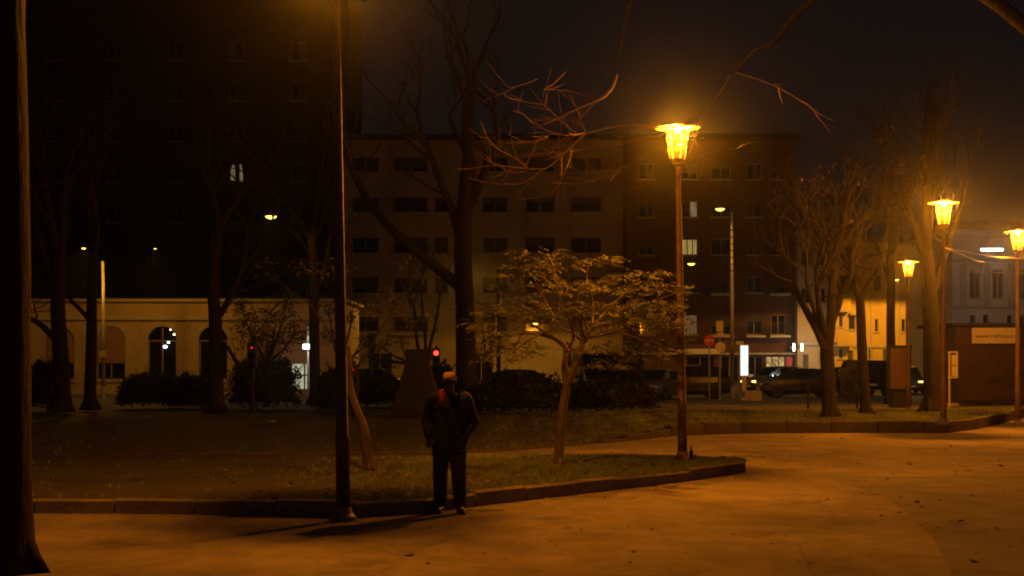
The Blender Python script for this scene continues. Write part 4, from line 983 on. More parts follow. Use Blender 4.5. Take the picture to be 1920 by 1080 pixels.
# ------------------------------------------------------------------ cars
def car(name, label, loc, rz, paint, L=4.1, W=1.74, H=1.46, van=False, lit=False, cat='car', group='cars parked in the street'):
    t = thing(name, label, cat, loc, rz, group); w = W / 2; k = H / 1.46
    if van: st = [(-.5, .38, .95, .90), (-.485, .25, 1.1, .98), (-.3, .22, 1.12, 1), (0, .2, 1.12, 1), (.3, .2, 1.1, 1), (.43, .22, 1.0, .96), (.5, .34, .72, .86)]
    else: st = [(-.5, .42, .70, .82), (-.485, .27, .92, .93), (-.33, .22, .97, 1), (0, .2, .95, 1), (.22, .2, .93, .99), (.40, .22, .82, .95), (.48, .28, .72, .86), (.5, .36, .58, .78)]
    def ring(x, zl, zt, ww):
        zl *= k if van else 1; zt *= k
        h = [(w * ww * .90, zl), (w * ww, zl + .2 * (zt - zl)), (w * ww, zl + .68 * (zt - zl)), (w * ww * .95, zt)]
        return [(x * L, y, z) for y, z in h] + [(x * L, -y, z) for y, z in reversed(h)]
    def loft(mb, rings):
        o = len(mb.v); n = len(rings[0])
        for r in rings: mb.v += r
        for i in range(len(rings) - 1):
            for j in range(n): mb.f.append((o + i * n + j, o + i * n + (j + 1) % n, o + (i + 1) * n + (j + 1) % n, o + (i + 1) * n + j))
        mb.f.append(tuple(o + j for j in reversed(range(n)))); mb.f.append(tuple(o + (len(rings) - 1) * n + j for j in range(n)))
    mb = MB(); loft(mb, [ring(*s) for s in st]); mb.build('body', paint, t, weld=True, bevel=.03)
    if van: gs = [(-.495, 1.05, 1.4, .96, .86), (-.47, 1.08, 2.0, .97, .84), (.0, 1.1, 2.05, .98, .86), (.24, 1.08, 1.98, .97, .84), (.42, 1.0, 1.04, .93, .86)]
    else: gs = [(-.485, .88, .95, .9, .8), (-.40, .95, 1.36, .94, .74), (-.15, .95, 1.46, .95, .76), (.07, .94, 1.43, .95, .75), (.28, .90, .93, .93, .82)]
    gs = [(a, b * k * .99, c * (H / 2.05 if van else k), d, e) for a, b, c, d, e in gs] if van else [(a, b * k, c * k, d, e) for a, b, c, d, e in gs]
    def gring(x, zb, zr, wb, wr): return [(x * L, w * wb * .97, zb), (x * L, w * wr, zr - .05 * (zr - zb)), (x * L, w * wr * .9, zr), (x * L, -w * wr * .9, zr), (x * L, -w * wr, zr - .05 * (zr - zb)), (x * L, -w * wb * .97, zb)]
    mb = MB(); loft(mb, [gring(*g) for g in gs]); mb.build('roof', paint, t, weld=True)
    def lerp3(a, b, f): return tuple(a[i] + (b[i] - a[i]) * f for i in range(3))
    for sg in (1, -1):
        for i, g0, g1 in ((0, gs[1], gs[2]), (1, gs[2], gs[3])):
            A = (g0[0] * L, sg * w * g0[3] * .97, g0[1]); B = (g1[0] * L, sg * w * g1[3] * .97, g1[1]); C = (g1[0] * L, sg * w * g1[4], g1[2] - .05 * (g1[2] - g1[1])); D = (g0[0] * L, sg * w * g0[4], g0[2] - .05 * (g0[2] - g0[1]))
            f = lambda u, v: lerp3(lerp3(A, B, u), lerp3(D, C, u), v); off = sg * .008
            q = [f(.06, .08), f(.95, .08), f(.95, .88), f(.06, .88)]; q = [(x, y + off, z) for x, y, z in q]
            if van and i == 0: continue
            MB().poly(q if sg < 0 else list(reversed(q))).build('side_window', M['glass'], t)
        A = (gs[3][0] * L, gs[3][2]); B = (gs[4][0] * L, gs[4][1])
    def slab(nm, g0, g1, fwd):
        q = []
        for g, fr in ((g0, .08), (g1, .92)):
            pass
        a0, a1 = (g0[0] * L, g0[2]), (g1[0] * L, g1[2]); wa, wb_ = w * g0[4] * .86, w * g1[4] * .86
        nx, nz = (a1[1] - a0[1]), -(a1[0] - a0[0]); ln = math.hypot(nx, nz); nx, nz = nx / ln * .01, nz / ln * .01
        if nz < 0: nx, nz = -nx, -nz
        pt = lambda f: (a0[0] + (a1[0] - a0[0]) * f + nx, a0[1] + (a1[1] - a0[1]) * f + nz)
        p, r_ = pt(.07), pt(.92); hw0, hw1 = wa + (wb_ - wa) * .07, wa + (wb_ - wa) * .92
        MB().quad((p[0], -hw0, p[1]), (p[0], hw0, p[1]), (r_[0], hw1, r_[1]), (r_[0], -hw1, r_[1])).build(nm, M['glass'], t)
    slab('windscreen', gs[3], gs[4], 1); slab('rear_window', gs[1], gs[0], -1)
    wr = .31 if not van else .33; wheel_me = MB().lathe([(wr * .6, -.1), (wr * .93, -.1), (wr, -.07), (wr, .07), (wr * .93, .1), (wr * .6, .1)], 20).mesh('wheel', M['rubber'], True)
    rim_mb = MB().lathe([(wr * .62, .0), (wr * .62, .105), (wr * .5, .085), (.05, .09)], 16); rim_me = rim_mb.mesh('rim', M['rim'])
    for x in (-.31 * L, .30 * L):
        for sg in (1, -1):
            o = link('wheel', wheel_me, t, (x, sg * (w - .075), wr)); o.rotation_euler = (-PI / 2 * sg, 0, 0); link('rim', rim_me, o)
    for sg in (1, -1):
        MB().box((.475 * L, sg * w * .62, .64 * k if not van else .80), (.16, .34, .15), 0).build('headlight', M['headlamp_and_glint'] if lit else M['galv'], t, bevel=.03)
        MB().box((-.487 * L, sg * w * .76, .82 * k if not van else .95), (.08, .2, .22 if not van else .4), 0).build('tail_light', M['sign_red'], t, bevel=.02)
        MB().box((.20 * L if not van else .30 * L, sg * (w + .08), .98 * k if not van else 1.18), (.12, .18, .13)).build('wing_mirror', paint, t, bevel=.03)
        for zz in ((.80 * k) if not van else .95,):
            MB().box((-.02 * L, sg * (w + .006), zz), (.18, .03, .03)).build('door_handle', M['black'], t)
    MB().box((-.503 * L, 0, .60), (.02, .5, .11)).build('number_plate', M['sign_white'], t); MB().box((.505 * L, 0, .44), (.02, .5, .11)).build('number_plate', M['sign_white'], t)
    return t
car('parked_car', 'tall black car right behind the first lantern post', (X_(1290, 70), 70, 0), PI + .05, M['car_black'], 3.9, 1.8, 1.62)
car('parked_car', 'black hatchback at the kerb before the lit shop', (X_(1497, 72), 72, 0), PI, M['car_black'], 4.0, 1.76, 1.46)
car('parked_car', 'grey car half hidden behind the black hatchback', (X_(1456, 80), 80, 0), PI + .45, M['car_grey'], 3.9, 1.7, 1.52, lit=True)
car('parked_car', 'dark car under the ochre house behind the forked tree', (X_(1592, 86), 86, 0), 0, M['car_black'], 3.9, 1.7, 1.45)
car('parked_van', 'dark blue van with pale number plate behind the slim bare tree', (X_(1634, 74), 76, 0), PI / 2, M['car_blue'], 4.4, 1.8, 1.9, van=True, cat='van')
car('parked_car', 'car with amber glints between the poster stand and thick trunk', (X_(1716, 78), 80, 0), -PI / 2 - .1, M['car_grey'], 4.0, 1.72, 1.5, lit=True)  # headlights glow in place of lamp reflections on windscreen and hood
car('parked_car', 'dark car with a glinting windscreen behind the hedge in the middle', (X_(985, 66), 66, 0), .15, M['car_black'], 4.0, 1.72, 1.45)
car('parked_van', 'tall dark van seen end on behind the two-stemmed tree', (X_(1128, 60), 62, 0), -PI / 2 + .08, M['car_black'], 4.7, 2.05, 2.2, van=True, cat='van')
car('parked_car', 'small grey car at the street edge left of the tall black car', (X_(1243, 66), 68, 0), -PI / 2 - .5, M['car_grey'], 3.7, 1.62, 1.45)
car('parked_car', 'dark car behind the hedge left of the stone monument', (X_(700, 68), 70, 0), 0, M['car_black'], 4.0, 1.72, 1.46)

# ------------------------------------------------------------------ signs, signals and street furniture
def disc(mb, r, y0, y1, n=28, c=(0, 0)):
    a = [(c[0] + r * math.cos(2 * PI * k / n), y0, c[1] + r * math.sin(2 * PI * k / n)) for k in range(n)]; b = [(x, y1, z) for x, _, z in a]
    mb.add(a + b, [tuple(range(n)), tuple(reversed(range(n, 2 * n)))] + [(k, n + k, n + (k + 1) % n, (k + 1) % n) for k in range(n)])
def road_signs():
    Y = 66.0
    t = thing('no_entry_sign', 'round red no entry sign with a pale bar', 'road sign', (X_(1333, Y), Y + .5, 0)); z = Z_(638, Y)
    MB().tube([(0, .06, 0), (0, .06, z + .1)], .03, 8).build('post', M['galv'], t)
    mb = MB(); disc(mb, .25, -.01, .02, c=(0, z)); mb.build('sign_disc', M['sign_red'], t)
    MB().bb(-.18, .18, -.02, -.012, z - .035, z + .035).build('white_bar', M['sign_white'], t)
    t = thing('road_sign', 'grey post with a tall yellowish plate above a round plate', 'road sign', (X_(1350, Y), Y, 0))
    MB().tube([(0, .06, 0), (0, .06, Z_(602, Y))], .035, 8).build('post', M['galv'], t)
    MB().bb(X_(1343, Y) - X_(1350, Y), X_(1356, Y) - X_(1350, Y), -.01, .02, Z_(622, Y), Z_(602, Y)).build('upper_plate', M['sign_white'], t)
    MB().bb(-.13, .17, -.01, .02, Z_(630, Y), Z_(624, Y)).build('small_plate', M['sign_white'], t)
    mb = MB(); disc(mb, .24, -.03, -.012, c=(.02, Z_(651, Y))); mb.build('round_plate', M['galv'], t)
    Y = 64.0; t = thing('street_board', 'dark direction board on a post behind the feathery tree', 'sign', (X_(1090, Y), Y, 0))
    MB().bb(-.07, .07, -.07, .07, 0, Z_(583, Y)).build('post', M['black'], t); MB().bb(X_(1052, Y) - X_(1090, Y), X_(1131, Y) - X_(1090, Y), -.06, .06, Z_(583, Y) + .004, Z_(568, Y)).build('board', M['black'], t)
    Y = 68.0; t = thing('light_panel', 'tall bright white backlit advertising panel on the pavement', 'advertising panel', (X_(1395, Y), Y, 0)); a, b_ = X_(1388, Y) - X_(1395, Y), X_(1402, Y) - X_(1395, Y); u, v = Z_(704, Y), Z_(648, Y)
    MB().bb(a - .03, b_ + .03, -.09, .12, u - .05, v + .05).build('housing', M['galv'], t); MB().bb(a, b_, -.10, -.092, u, v).build('lit_face', M['totem'], t)
    MB().bb(-.1, .1, -.06, .08, 0, u - .052).build('foot', M['galv'], t)
    Y = 107.5
    for px, lab in ((1488.5, 'white upright wall light at the corner of the brick block'), (1503.5, 'white upright wall light on the pale house by its door')):
        t = thing('wall_light', lab, 'wall light', (X_(px, Y), Y, Z_(651, Y)), 0, 'upright wall lights at the house corner')
        MB().bb(-.07, .07, .05, 1.2, -.1, .1).build('bracket', M['galv'], t); MB().bb(-.06, .06, -.05, .045, -.28, .28).build('tube', M['flood_and_glow'], t)
        lamp_light(t, (.35 if px > 1500 else -.2, -.35, 0), 42, (1.0, .96, .62), .15)
    Y = 64.0; t = thing('floodlight', 'bright white floodlight on a short pole behind the bushes', 'floodlight', (X_(577, Y), Y, 0)); z = Z_(650, Y)
    MB().tube([(0, .1, 0), (0, .1, Z_(608, Y))], [.05, .035], 8).build('pole', M['galv'], t); MB().box((0, 0, z + .02), (.46, .16, .30)).build('housing', M['black'], t); MB().bb(-.19, .19, -.1, -.082, z - .10, z + .10).build('lens', M['flood_and_glow'], t)
    lamp_light(t, (0, -.3, z), 40, (1, 1, .85), .15)
    Y = 59.5; t = thing('poster_stand', 'upright advertising frame with a brown poster beside the bin', 'poster stand', (X_(1685, Y), Y, 0)); a, b_ = X_(1664, Y) - X_(1685, Y), X_(1708, Y) - X_(1685, Y); v = Z_(652, Y)
    fr = MB(); fr.bb(a, a + .11, -.08, .08, 0, v); fr.bb(b_ - .11, b_, -.08, .08, 0, v); fr.bb(a - .03, b_ + .03, -.1, .1, v + .003, v + .1); fr.bb(a + .11, b_ - .11, -.08, .08, .15, .3); fr.build('frame', M['black'], t)
    MB().bb(a + .113, b_ - .113, -.02, .02, .303, v - .003).build('poster', M['poster'], t)
    Y = 56.0; t = thing('litter_bin', 'dark plastic bin in front of the poster stand', 'bin', (X_(1686, Y), Y, .02))
    MB().box((0, 0, .34), (.66, .6, .68), 0, 1.12).build('body', M['bin'], t, bevel=.04); MB().box((0, -.02, .735), (.8, .74, .08)).build('lid', M['bin'], t, bevel=.03)
    Y = 56.5; t = thing('notice_case', 'small ochre-framed notice case on a post by the kiosk', 'notice case', (X_(1780, Y), Y, .02))
    MB().bb(-.03, .03, -.03, .03, 0, Z_(662, Y)).build('post', M['sign_white'], t); u, v = Z_(710, Y), Z_(662, Y)
    fr = MB(); fr.bb(-.05, .32, -.06, .05, v, v + .05); fr.bb(-.05, .32, -.06, .05, u, u + .05); fr.bb(-.05, .02, -.06, -.032, u + .05, v); fr.bb(.27, .32, -.06, .05, u + .05, v); fr.build('frame', M['sign_white'], t)
    MB().bb(.02, .27, .0, .02, u + .05, v).build('notice', M['poster'], t); MB().bb(.09, .26, -.012, -.002, u + .08, (u + v) / 2 - .02).build('sheet', M['sign_white'], t); MB().bb(.09, .26, -.012, -.002, (u + v) / 2 + .02, v - .1).build('sheet', M['sign_white'], t)
    t = thing('doorstep', 'pale low slab at the foot of the notice case', 'slab', (X_(1784, 58), 58, .02)); MB().box((0, 0, .06), (.5, .35, .12)).build('slab', M['concrete'], t, bevel=.02)
    t = thing('concrete_block', 'pale two-stepped concrete block on the street edge', 'concrete block', (X_(1402, 67), 66, 0)); MB().bb(-.35, .42, -.3, .4, .16, .46).build('upper_block', M['concrete'], t, bevel=.03); MB().bb(-.56, .42, -.45, .4, 0, .157).build('lower_block', M['concrete'], t, bevel=.03)
    for px, lab in ((1515, 'thin dark bollard left of the forked tree'), (1607, 'thin dark bollard between the two bare trees')):
        t = thing('bollard', lab, 'bollard', (X_(px, 55), 55, .02), 0, 'thin bollards on the pavement'); MB().lathe([(.045, 0), (.045, .75), (.06, .78), (.05, .86), (.02, .9)], 10).build('post', M['black'], t, smooth=True)
road_signs()

def signal(label, px, py, Y, lens, rz=0.0, r=.1):
    t = thing('traffic_light', label, 'traffic light', (X_(px, Y), Y, 0), rz, 'traffic lights along the street'); z = Z_(py, Y)
    MB().tube([(0, .14, 0), (0, .14, z + .3)], [.06, .05], 10).build('pole', M['black'], t)
    MB().bb(-.16, .16, -.1, .08, z - .72, z + .2).build('housing', M['black'], t, bevel=.03)
    for k, m in enumerate((lens, M['glass'], M['glass'])):
        mb = MB(); disc(mb, r, -.125, -.103, 18, (0, z - .28 * k)); mb.build('lens', m, t)
        vz = MB(); n = 8
        for q in range(n):
            a, b_ = PI * q / n, PI * (q + 1) / n; r = .125; vz.quad((r * math.cos(a), -.3, z - .28 * k + r * math.sin(a)), (r * math.cos(b_), -.3, z - .28 * k + r * math.sin(b_)), (r * math.cos(b_), -.102, z - .28 * k + r * math.sin(b_)), (r * math.cos(a), -.102, z - .28 * k + r * math.sin(a)))
        vz.build('visor', M['black'], t)
    return t
signal('traffic light showing bright red just left of the big dark tree', 818, 662, 60, M['red_on'])
signal('traffic light showing faint red behind the fork of the two-stemmed tree', 1064, 655, 58, M['red_dim'], r=.085)
signal('traffic light showing faint red among the left bushes', 473, 652, 49, M['red_dim'], r=.04)
signal('low red signal just right of the tapering lamp post', 663, 695, 44, M['red_dim'], r=.06)
signal('dark traffic light seen from behind before the beige block', 697, 634, 66, M['glass'], PI)

def monument():
    Y = 47; t = thing('stone_monument', 'dark four-sided tapering stone with a block on top behind the person', 'monument', (X_(783, Y), Y, .1)); s = Y / FPX
    w0, w1 = 98 * s / 2, 40 * s / 2; h = Z_(677, Y) - .1
    MB().add([(-w0, -w0, 0), (w0, -w0, 0), (w0, w0, 0), (-w0, w0, 0), (-w1, -w1, h), (w1, -w1, h), (w1, w1, h), (-w1, w1, h)], [(0, 3, 2, 1), (4, 5, 6, 7), (0, 1, 5, 4), (1, 2, 6, 5), (2, 3, 7, 6), (3, 0, 4, 7)]).build('shaft', M['stone_dark'], t, bevel=.03)
    MB().bb(-w1 - .02, w1 + .12, -w1 - .05, w1 + .05, h + .003, h + 22 * s).build('top_block', M['stone_dark'], t, bevel=.02)
    MB().bb(-w0 - .12, w0 + .12, -w0 - .12, w0 + .12, -.08, -.003).build('step', M['stone_dark'], t)
monument()

def cable(label, pts, r=.012):
    P = [at(*p) for p in pts]; b = P[0]; o = MB().tube([p - b for p in smooth_path(P, 5)], r, 5).build('overhead_cable', M['galv']); o.location = b; tag(o, label, 'cable', 'overhead cables at the right')
cable('upper overhead cable running from the far lawn lamp post to the picture edge', [(1770, 465, 36), (1830, 476, 38), (1880, 483, 40), (1990, 488, 44)])
cable('short sagging overhead cable ending under the white tube light', [(1770, 465, 36.1), (1805, 478, 38), (1832, 489, 40), (1844, 491, 42)])
cable('lowest overhead cable crossing before the white house', [(1815, 510, 50), (1870, 511, 50), (1960, 513, 50)])

def bottle():
    t = thing('glass_bottle', 'dark glass bottle standing beside the first lantern post', 'bottle', (X_(1296, 24.3), 24.3, NZ + .01)); MB().lathe([(.034, 0), (.036, .02), (.036, .15), (.03, .18), (.014, .21), (.012, .25)], 16).build('glass_body', M['bottle'], t, smooth=True); MB().lathe([(.014, .2515), (.0145, .265)], 12).build('bottle_lip', M['bottle'], t)
bottle()
def scrap(name, label, px, py, z, m, s, cat, rz):
    p = gp(px, py, z); mb = MB(); n = 5
    for i in range(n + 1):
        for j in range(3): mb.v.append((s * (i / n - .5), s * .5 * (j / 2 - .5) * (1 - abs(i / n - .5) * 1.2), .012 + .16 * s * abs(math.sin(i * 1.3 + j))))
    for i in range(n):
        for j in range(2): a = i * 3 + j; mb.f.append((a, a + 3, a + 4, a + 1))
    o = mb.build(name, M[m]); o.location = p; o.rotation_euler = (0, 0, rz); tag(o, label, cat)
scrap('fallen_leaf', 'single dark curled leaf lying on the sandy path', 1641, 930, 0, 'shutter', .11, 'leaf', .4)
scrap('paper_scrap', 'white scrap of paper on the dark grass at the left', 155, 781, .13, 'sign_white', .4, 'paper', 0)
scrap('paper_scrap', 'crumpled pale scrap on the dark lawn left of the tapering post', 511, 793, .13, 'litter', .3, 'paper', -.6)

# ------------------------------------------------------------------ the person
def remeshed(mb, name, m, voxel, parent, iters=4):
    o = mb.build(name, m, parent); md = o.modifiers.new('voxel', 'REMESH'); md.mode = 'VOXEL'; md.voxel_size = voxel; md.use_smooth_shade = True
    sm = o.modifiers.new('smooth', 'SMOOTH'); sm.iterations = iters; sm.factor = .5
    bpy.context.view_layer.update(); ev = o.evaluated_get(bpy.context.evaluated_depsgraph_get()); me = bpy.data.meshes.new_from_object(ev)
    o.modifiers.clear(); o.data = me
    if not me.materials: me.materials.append(m)
    return o
def chain(mb, pts, rad, n=12):
    """closed tapering limb: rings plus rounded ends"""
    pts = [Vector(p) for p in pts]; mb.tube(pts, rad, n)
    for p, r in zip(pts, rad): mb.ell(p, (r, r, r), 12, 8)
def flat_chain(mb, secs, n=20):
    """torso-like loft of (x, y, z, half width, half depth)"""
    o = len(mb.v)
    for x, y, z, a, b in secs:
        for k in range(n):
            t = 2 * PI * k / n; ca, sa = math.cos(t), math.sin(t)
            mb.v.append((x + a * math.copysign(abs(ca) ** .8, ca), y + b * math.copysign(abs(sa) ** .8, sa), z))
    for i in range(len(secs) - 1):
        for k in range(n): mb.f.append((o + i * n + k, o + i * n + (k + 1) % n, o + (i + 1) * n + (k + 1) % n, o + (i + 1) * n + k))
    mb.f.append(tuple(o + k for k in reversed(range(n)))); mb.f.append(tuple(o + (len(secs) - 1) * n + k for k in range(n)))
def person():
    base = Vector((X_(843, 18.0), 18.0, 0)); t = thing('person', 'person in cap, black jacket and red collar standing at the kerb', 'person', base)
    sh_l, el_l, wr_l = (-.19, .0, 1.40), (-.275, .05, 1.14), (-.255, -.09, .95)        # picture-left arm hangs with bent elbow
    sh_r, el_r, wr_r = (.185, .0, 1.415), (.295, .05, 1.13), (.175, -.075, .93)             # other arm bends, hand at the pocket
    hip_l, kn_l, an_l = (-.095, .0, .92), (-.115, -.03, .50), (-.115, .02, .09)
    hip_r, kn_r, an_r = (.095, .0, .92), (.115, -.06, .50), (.135, -.06, .09)
    b = MB()
    flat_chain(b, [(0, 0, .82, .145, .095), (0, 0, .92, .155, .105), (0, 0, 1.08, .135, .09), (0, 0, 1.28, .165, .105), (0, .005, 1.40, .175, .09), (0, .01, 1.455, .09, .065)])
    chain(b, [(0, .015, 1.42), (0, .0, 1.50), (0, -.012, 1.57)], [.062, .056, .055])
    hx, hy, hz = 0, -.015, 1.635                                                          # head about 23 cm high
    b.ell((hx, hy + .012, hz + .02), (.075, .095, .098), 20, 14); b.ell((hx, hy - .03, hz - .045), (.058, .062, .062), 16, 10); b.ell((hx, hy - .052, hz - .085), (.032, .034, .026), 12, 8)
    b.tube([(hx, hy - .088, hz + .018), (hx, hy - .108, hz - .014), (hx, hy - .112, hz - .026)], [.009, .012, .013], 8); b.ell((hx, hy - .105, hz - .028), (.017, .013, .010), 10, 6)
    for sg in (-1, 1):
        b.ell((sg * .077, hy + .012, hz - .005), (.011, .022, .034), 10, 8); b.ell((sg * .031, hy - .078, hz + .012), (.014, .012, .010), 10, 6); b.ell((sg * .034, hy - .078, hz + .030), (.022, .012, .007), 10, 6); b.ell((sg * .038, hy - .06, hz - .022), (.022, .022, .018), 10, 6)
    b.ell((hx, hy - .094, hz - .056), (.024, .010, .006), 10, 6); b.ell((hx, hy - .092, hz - .067), (.021, .010, .007), 10, 6)
    for s_, e, w_ in ((sh_l, el_l, wr_l), (sh_r, el_r, wr_r)):
        m1 = tuple((Vector(s_) + Vector(e)) / 2); m2 = tuple(Vector(e).lerp(Vector(w_), .35)); chain(b, [s_, m1, e, m2, w_], [.056, .047, .040, .040, .027])
    for h, k, a in ((hip_l, kn_l, an_l), (hip_r, kn_r, an_r)):
        m1 = tuple((Vector(h) + Vector(k)) / 2); m2 = tuple(Vector(k).lerp(Vector(a), .3)); chain(b, [h, m1, k, m2, a], [.092, .078, .056, .057, .038])
        chain(b, [a, (a[0], a[1] - .07, .05), (a[0], a[1] - .16, .035)], [.036, .034, .028])
    def hand(w_, dirv, inward):
        W_ = Vector(w_); d = Vector(dirv).normalized(); side = Vector((inward, -.35, 0)).normalized(); side = (side - d * side.dot(d)).normalized(); pn = d.cross(side)
        palm = W_ + d * .055; 
        for u in (-.028, -.01, .01, .028): chain(b, [W_ + side * u * .5, palm + side * u * .9, W_ + d * .088 + side * u], [.017, .016, .012], 8)
        for i, (u, l) in enumerate(((-.033, .058), (-.011, .076), (.011, .082), (.033, .074))):
            p0 = W_ + d * .085 + side * u; p1 = p0 + d * l * .45 + pn * inward * .012; p2 = p1 + d * l * .26 + pn * inward * .022; p3 = p2 + d * l * .10 + pn * inward * .024
            chain(b, [p0, p1, p2, p3], [.0098, .0088, .0080, .0070], 8)
        q0 = W_ + d * .025 + side * .030; chain(b, [q0, q0 + side * .024 + d * .022, q0 + side * .034 + d * .05 + pn * inward * .008, q0 + side * .032 + d * .075 + pn * inward * .016], [.014, .012, .0105, .009], 8)
    hand(wr_l, (.10, -.32, -.94), 1); hand(wr_r, (-.15, .10, -.97), -1)
    remeshed(b, 'body', M['skin'], .0055, t, 2)
    j = MB()
    flat_chain(j, [(.0, 0, .70, .212, .135), (.0, 0, .74, .220, .145), (0, 0, .86, .215, .145), (0, 0, 1.02, .195, .135), (0, .0, 1.18, .205, .138), (0, .0, 1.32, .220, .135), (0, .005, 1.41, .205, .115), (0, .01, 1.465, .125, .09), (0, .01, 1.49, .085, .078)])
    for s_, e, w_ in ((sh_l, el_l, wr_l), (sh_r, el_r, wr_r)):
        S, E, W2 = Vector(s_), Vector(e), Vector(w_); chain(j, [S, S.lerp(E, .5) + Vector((0, 0, .005)), E, E.lerp(W2, .45), E.lerp(W2, .97)], [.100, .090, .082, .070, .052])
    rr = random.Random(5)
    for _ in range(46):                                                                    # creases at elbows, waist and sides
        z = rr.choice([rr.uniform(.76, 1.0), rr.uniform(1.05, 1.35)]); sg = rr.choice([-1, 1]); x = sg * rr.uniform(.06, .19); y = -.13 + .02 * rr.random() if abs(x) < .13 else -.09
        j.tube([(x, y, z), (x + sg * .05, y + .02, z + rr.uniform(-.05, .05))], [.012, .006], 6)
    remeshed(j, 'jacket', M['jacket'], .011, t, 3)
    zp = MB(); zp.tube([(0, -.15, .73), (.0, -.149, .95), (.0, -.148, 1.2), (.004, -.132, 1.36)], .006, 6); zp.build('zip', M['black'], t)
    tr = MB()
    flat_chain(tr, [(0, 0, .66, .195, .125), (0, 0, .80, .180, .125), (0, 0, .96, .165, .115)])
    for h, k, a in ((hip_l, kn_l, an_l), (hip_r, kn_r, an_r)):
        H, K, A = Vector(h), Vector(k), Vector(a); chain(tr, [H + Vector((0, 0, -.06)), H.lerp(K, .5), K, K.lerp(A, .5), A.lerp(K, .12), A + Vector((0, 0, .02))], [.118, .106, .094, .090, .086, .076])
    for _ in range(30):
        sg = rr.choice([-1, 1]); z = rr.uniform(.12, .62); x = sg * .115 + rr.uniform(-.05, .05); tr.tube([(x, -.105, z), (x + rr.uniform(-.05, .05), -.085, z + rr.uniform(-.03, .03))], [.011, .006], 6)
    remeshed(tr, 'trousers', M['trousers'], .011, t, 3)
    for a in (an_l, an_r):
        s = MB(); chain(s, [(a[0], a[1] + .03, .05), (a[0], a[1] - .05, .06), (a[0] + (a[0] * .15), a[1] - .15, .045), (a[0] + a[0] * .2, a[1] - .20, .04)], [.05, .05, .046, .038]); chain(s, [(a[0], a[1], .05), (a[0], a[1], .13)], [.048, .05])
        so = remeshed(s, 'shoe', M['shoe'], .008, t, 2)
        MB().add([(a[0] + x, a[1] + y, z) for z in (.002, .022) for x, y in ((-.042, .075), (.042, .075), (.05, -.08), (.052 + a[0] * .2, -.2), (.02 + a[0] * .2, -.235), (-.02 + a[0] * .2, -.235), (-.05 + a[0] * .2, -.2), (-.048, -.08))], [tuple(range(8)), tuple(reversed(range(8, 16)))] + [(k, 8 + k, 8 + (k + 1) % 8, (k + 1) % 8) for k in range(8)]).build('sole', M['sole'], so)
    c = MB(); n = 26                                                                       # open red collar: a standing band that flares, wide on the picture-left side
    rows = [(1.395, .118, .100), (1.44, .106, .092), (1.49, .100, .092), (1.525, .108, .100)]
    for z, a, bb in rows:
        for k in range(n + 1):
            th = -PI / 2 - .45 - (PI * .62) * k / n; fl = 1 + .18 * max(0, math.cos(th - PI)) * (z - 1.39) / .13
            c.v.append((a * math.cos(th) * fl, .01 + bb * math.sin(th) - .01, z + .028 * math.sin(th)))
    for i in range(len(rows) - 1):
        for k in range(n): q = i * (n + 1) + k; c.f.append((q, q + 1, q + n + 2, q + n + 1))
    c.add([(-.125, -.075, 1.49), (-.09, -.118, 1.51), (-.045, -.15, 1.35), (-.075, -.152, 1.33), (-.118, -.125, 1.40)], [(0, 1, 2, 3, 4)])
    c.add([(-.10, -.02, 1.53), (-.085, -.118, 1.515), (-.128, -.085, 1.44), (-.145, -.03, 1.47)], [(0, 1, 2, 3)])
    co = c.build('collar', M['collar'], t, smooth=True); md = co.modifiers.new('cloth', 'SOLIDIFY'); md.thickness = .009
    hr = MB(); hr.ell((hx, hy + .03, hz + .012), (.081, .090, .095), 20, 12); hr.v = [v for v in hr.v]
    hr.f = [f for f in hr.f if sum(hr.v[i][1] for i in f) / len(f) > hy - .005 and sum(hr.v[i][2] for i in f) / len(f) > hz - .08]; ho = hr.build('hair', M['hair'], t, smooth=True); md = ho.modifiers.new('hair_depth', 'SOLIDIFY'); md.thickness = .008
    cp = MB(); cz = hz + .045; N = 24                                                        # cap crown: front panel stands up, back rounds off
    prof = [(1.0, 0), (1.0, .022), (.94, .046), (.76, .066), (.42, .077), (.12, .080)]
    for f, z in prof:
        for k in range(N):
            a = 2 * PI * k / N; front = max(0, -math.sin(a)); cp.v.append((hx + .087 * f * math.cos(a), hy + .012 + .106 * f * math.sin(a), cz + z + .010 * front * (1 if z > .03 else 0)))
    front_f, back_f = [], []
    for i in range(len(prof) - 1):
        for k in range(N):
            f = (i * N + k, i * N + (k + 1) % N, (i + 1) * N + (k + 1) % N, (i + 1) * N + k); a = 2 * PI * (k + .5) / N
            (front_f if -math.sin(a) > .50 and i < 3 else back_f).append(f)
    v0 = list(cp.v); back_f.append(tuple(range((len(prof) - 1) * N, len(prof) * N)))
    cb = MB(); cb.v = list(v0); cb.f = back_f; cap = cb.build('cap', M['capdark'], t, smooth=True, weld=True)
    cf = MB(); cf.v = list(v0); cf.f = front_f; cf.build('front_panel', M['cap'], cap, smooth=True, weld=True)
    br = MB(); m_ = 16                                                                       # brim, curved down at the sides
    for r0, yy in ((0, 0), (1, 0)):
        for k in range(m_ + 1):
            a = PI + PI * k / m_ * 1.0; ext = .10 * math.sin(PI * k / m_) if r0 else 0
            br.v.append((hx + (.086 + .004 * r0) * math.cos(a), hy + .012 + .104 * math.sin(a) - ext, cz + .012 - .022 * abs(math.cos(a)) - .03 * (ext / .10)))
    for k in range(m_): br.f.append((k, k + 1, m_ + 2 + k, m_ + 1 + k))
    bo = br.build('brim', M['capdark'], cap, smooth=True); md = bo.modifiers.new('stiff', 'SOLIDIFY'); md.thickness = .004
person()

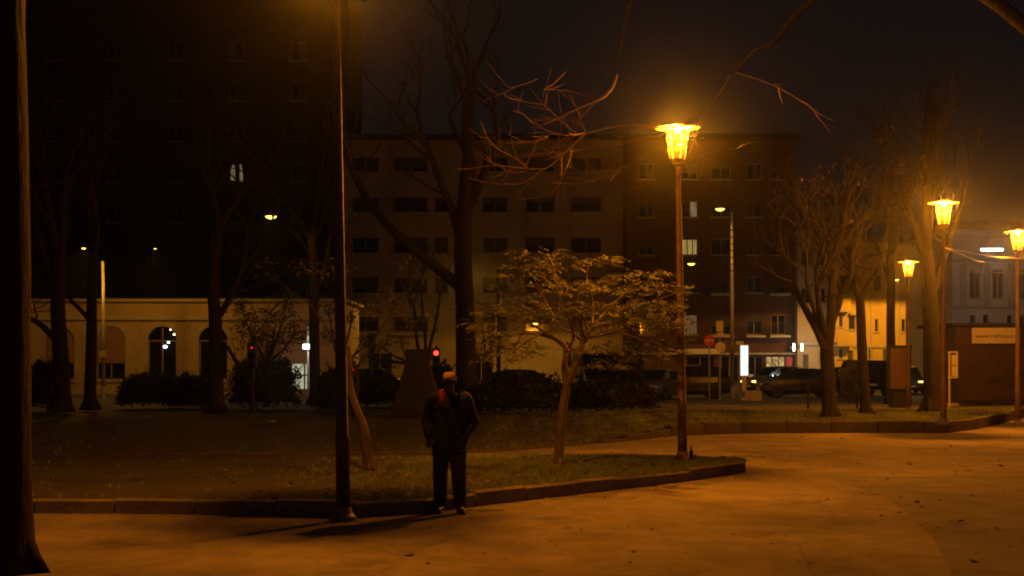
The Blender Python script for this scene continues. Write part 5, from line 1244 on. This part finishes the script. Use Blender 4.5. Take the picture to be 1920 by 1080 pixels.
# ------------------------------------------------------------------ night air that scatters the lamplight
def haze():
    m = bpy.data.materials.new('haze'); m.use_nodes = True; t = m.node_tree; t.nodes.clear(); o = t.nodes.new('ShaderNodeOutputMaterial'); v = t.nodes.new('ShaderNodeVolumePrincipled')
    v.inputs['Color'].default_value = (.80, .92, 1.0, 1); v.inputs['Density'].default_value = .00042; v.inputs['Anisotropy'].default_value = .96
    t.links.new(v.outputs[0], o.inputs['Volume'])
    b = MB().bb(-214, 214, -44, 324, -1.1, 46).build('haze', m); tag(b, kind='stuff')
haze()
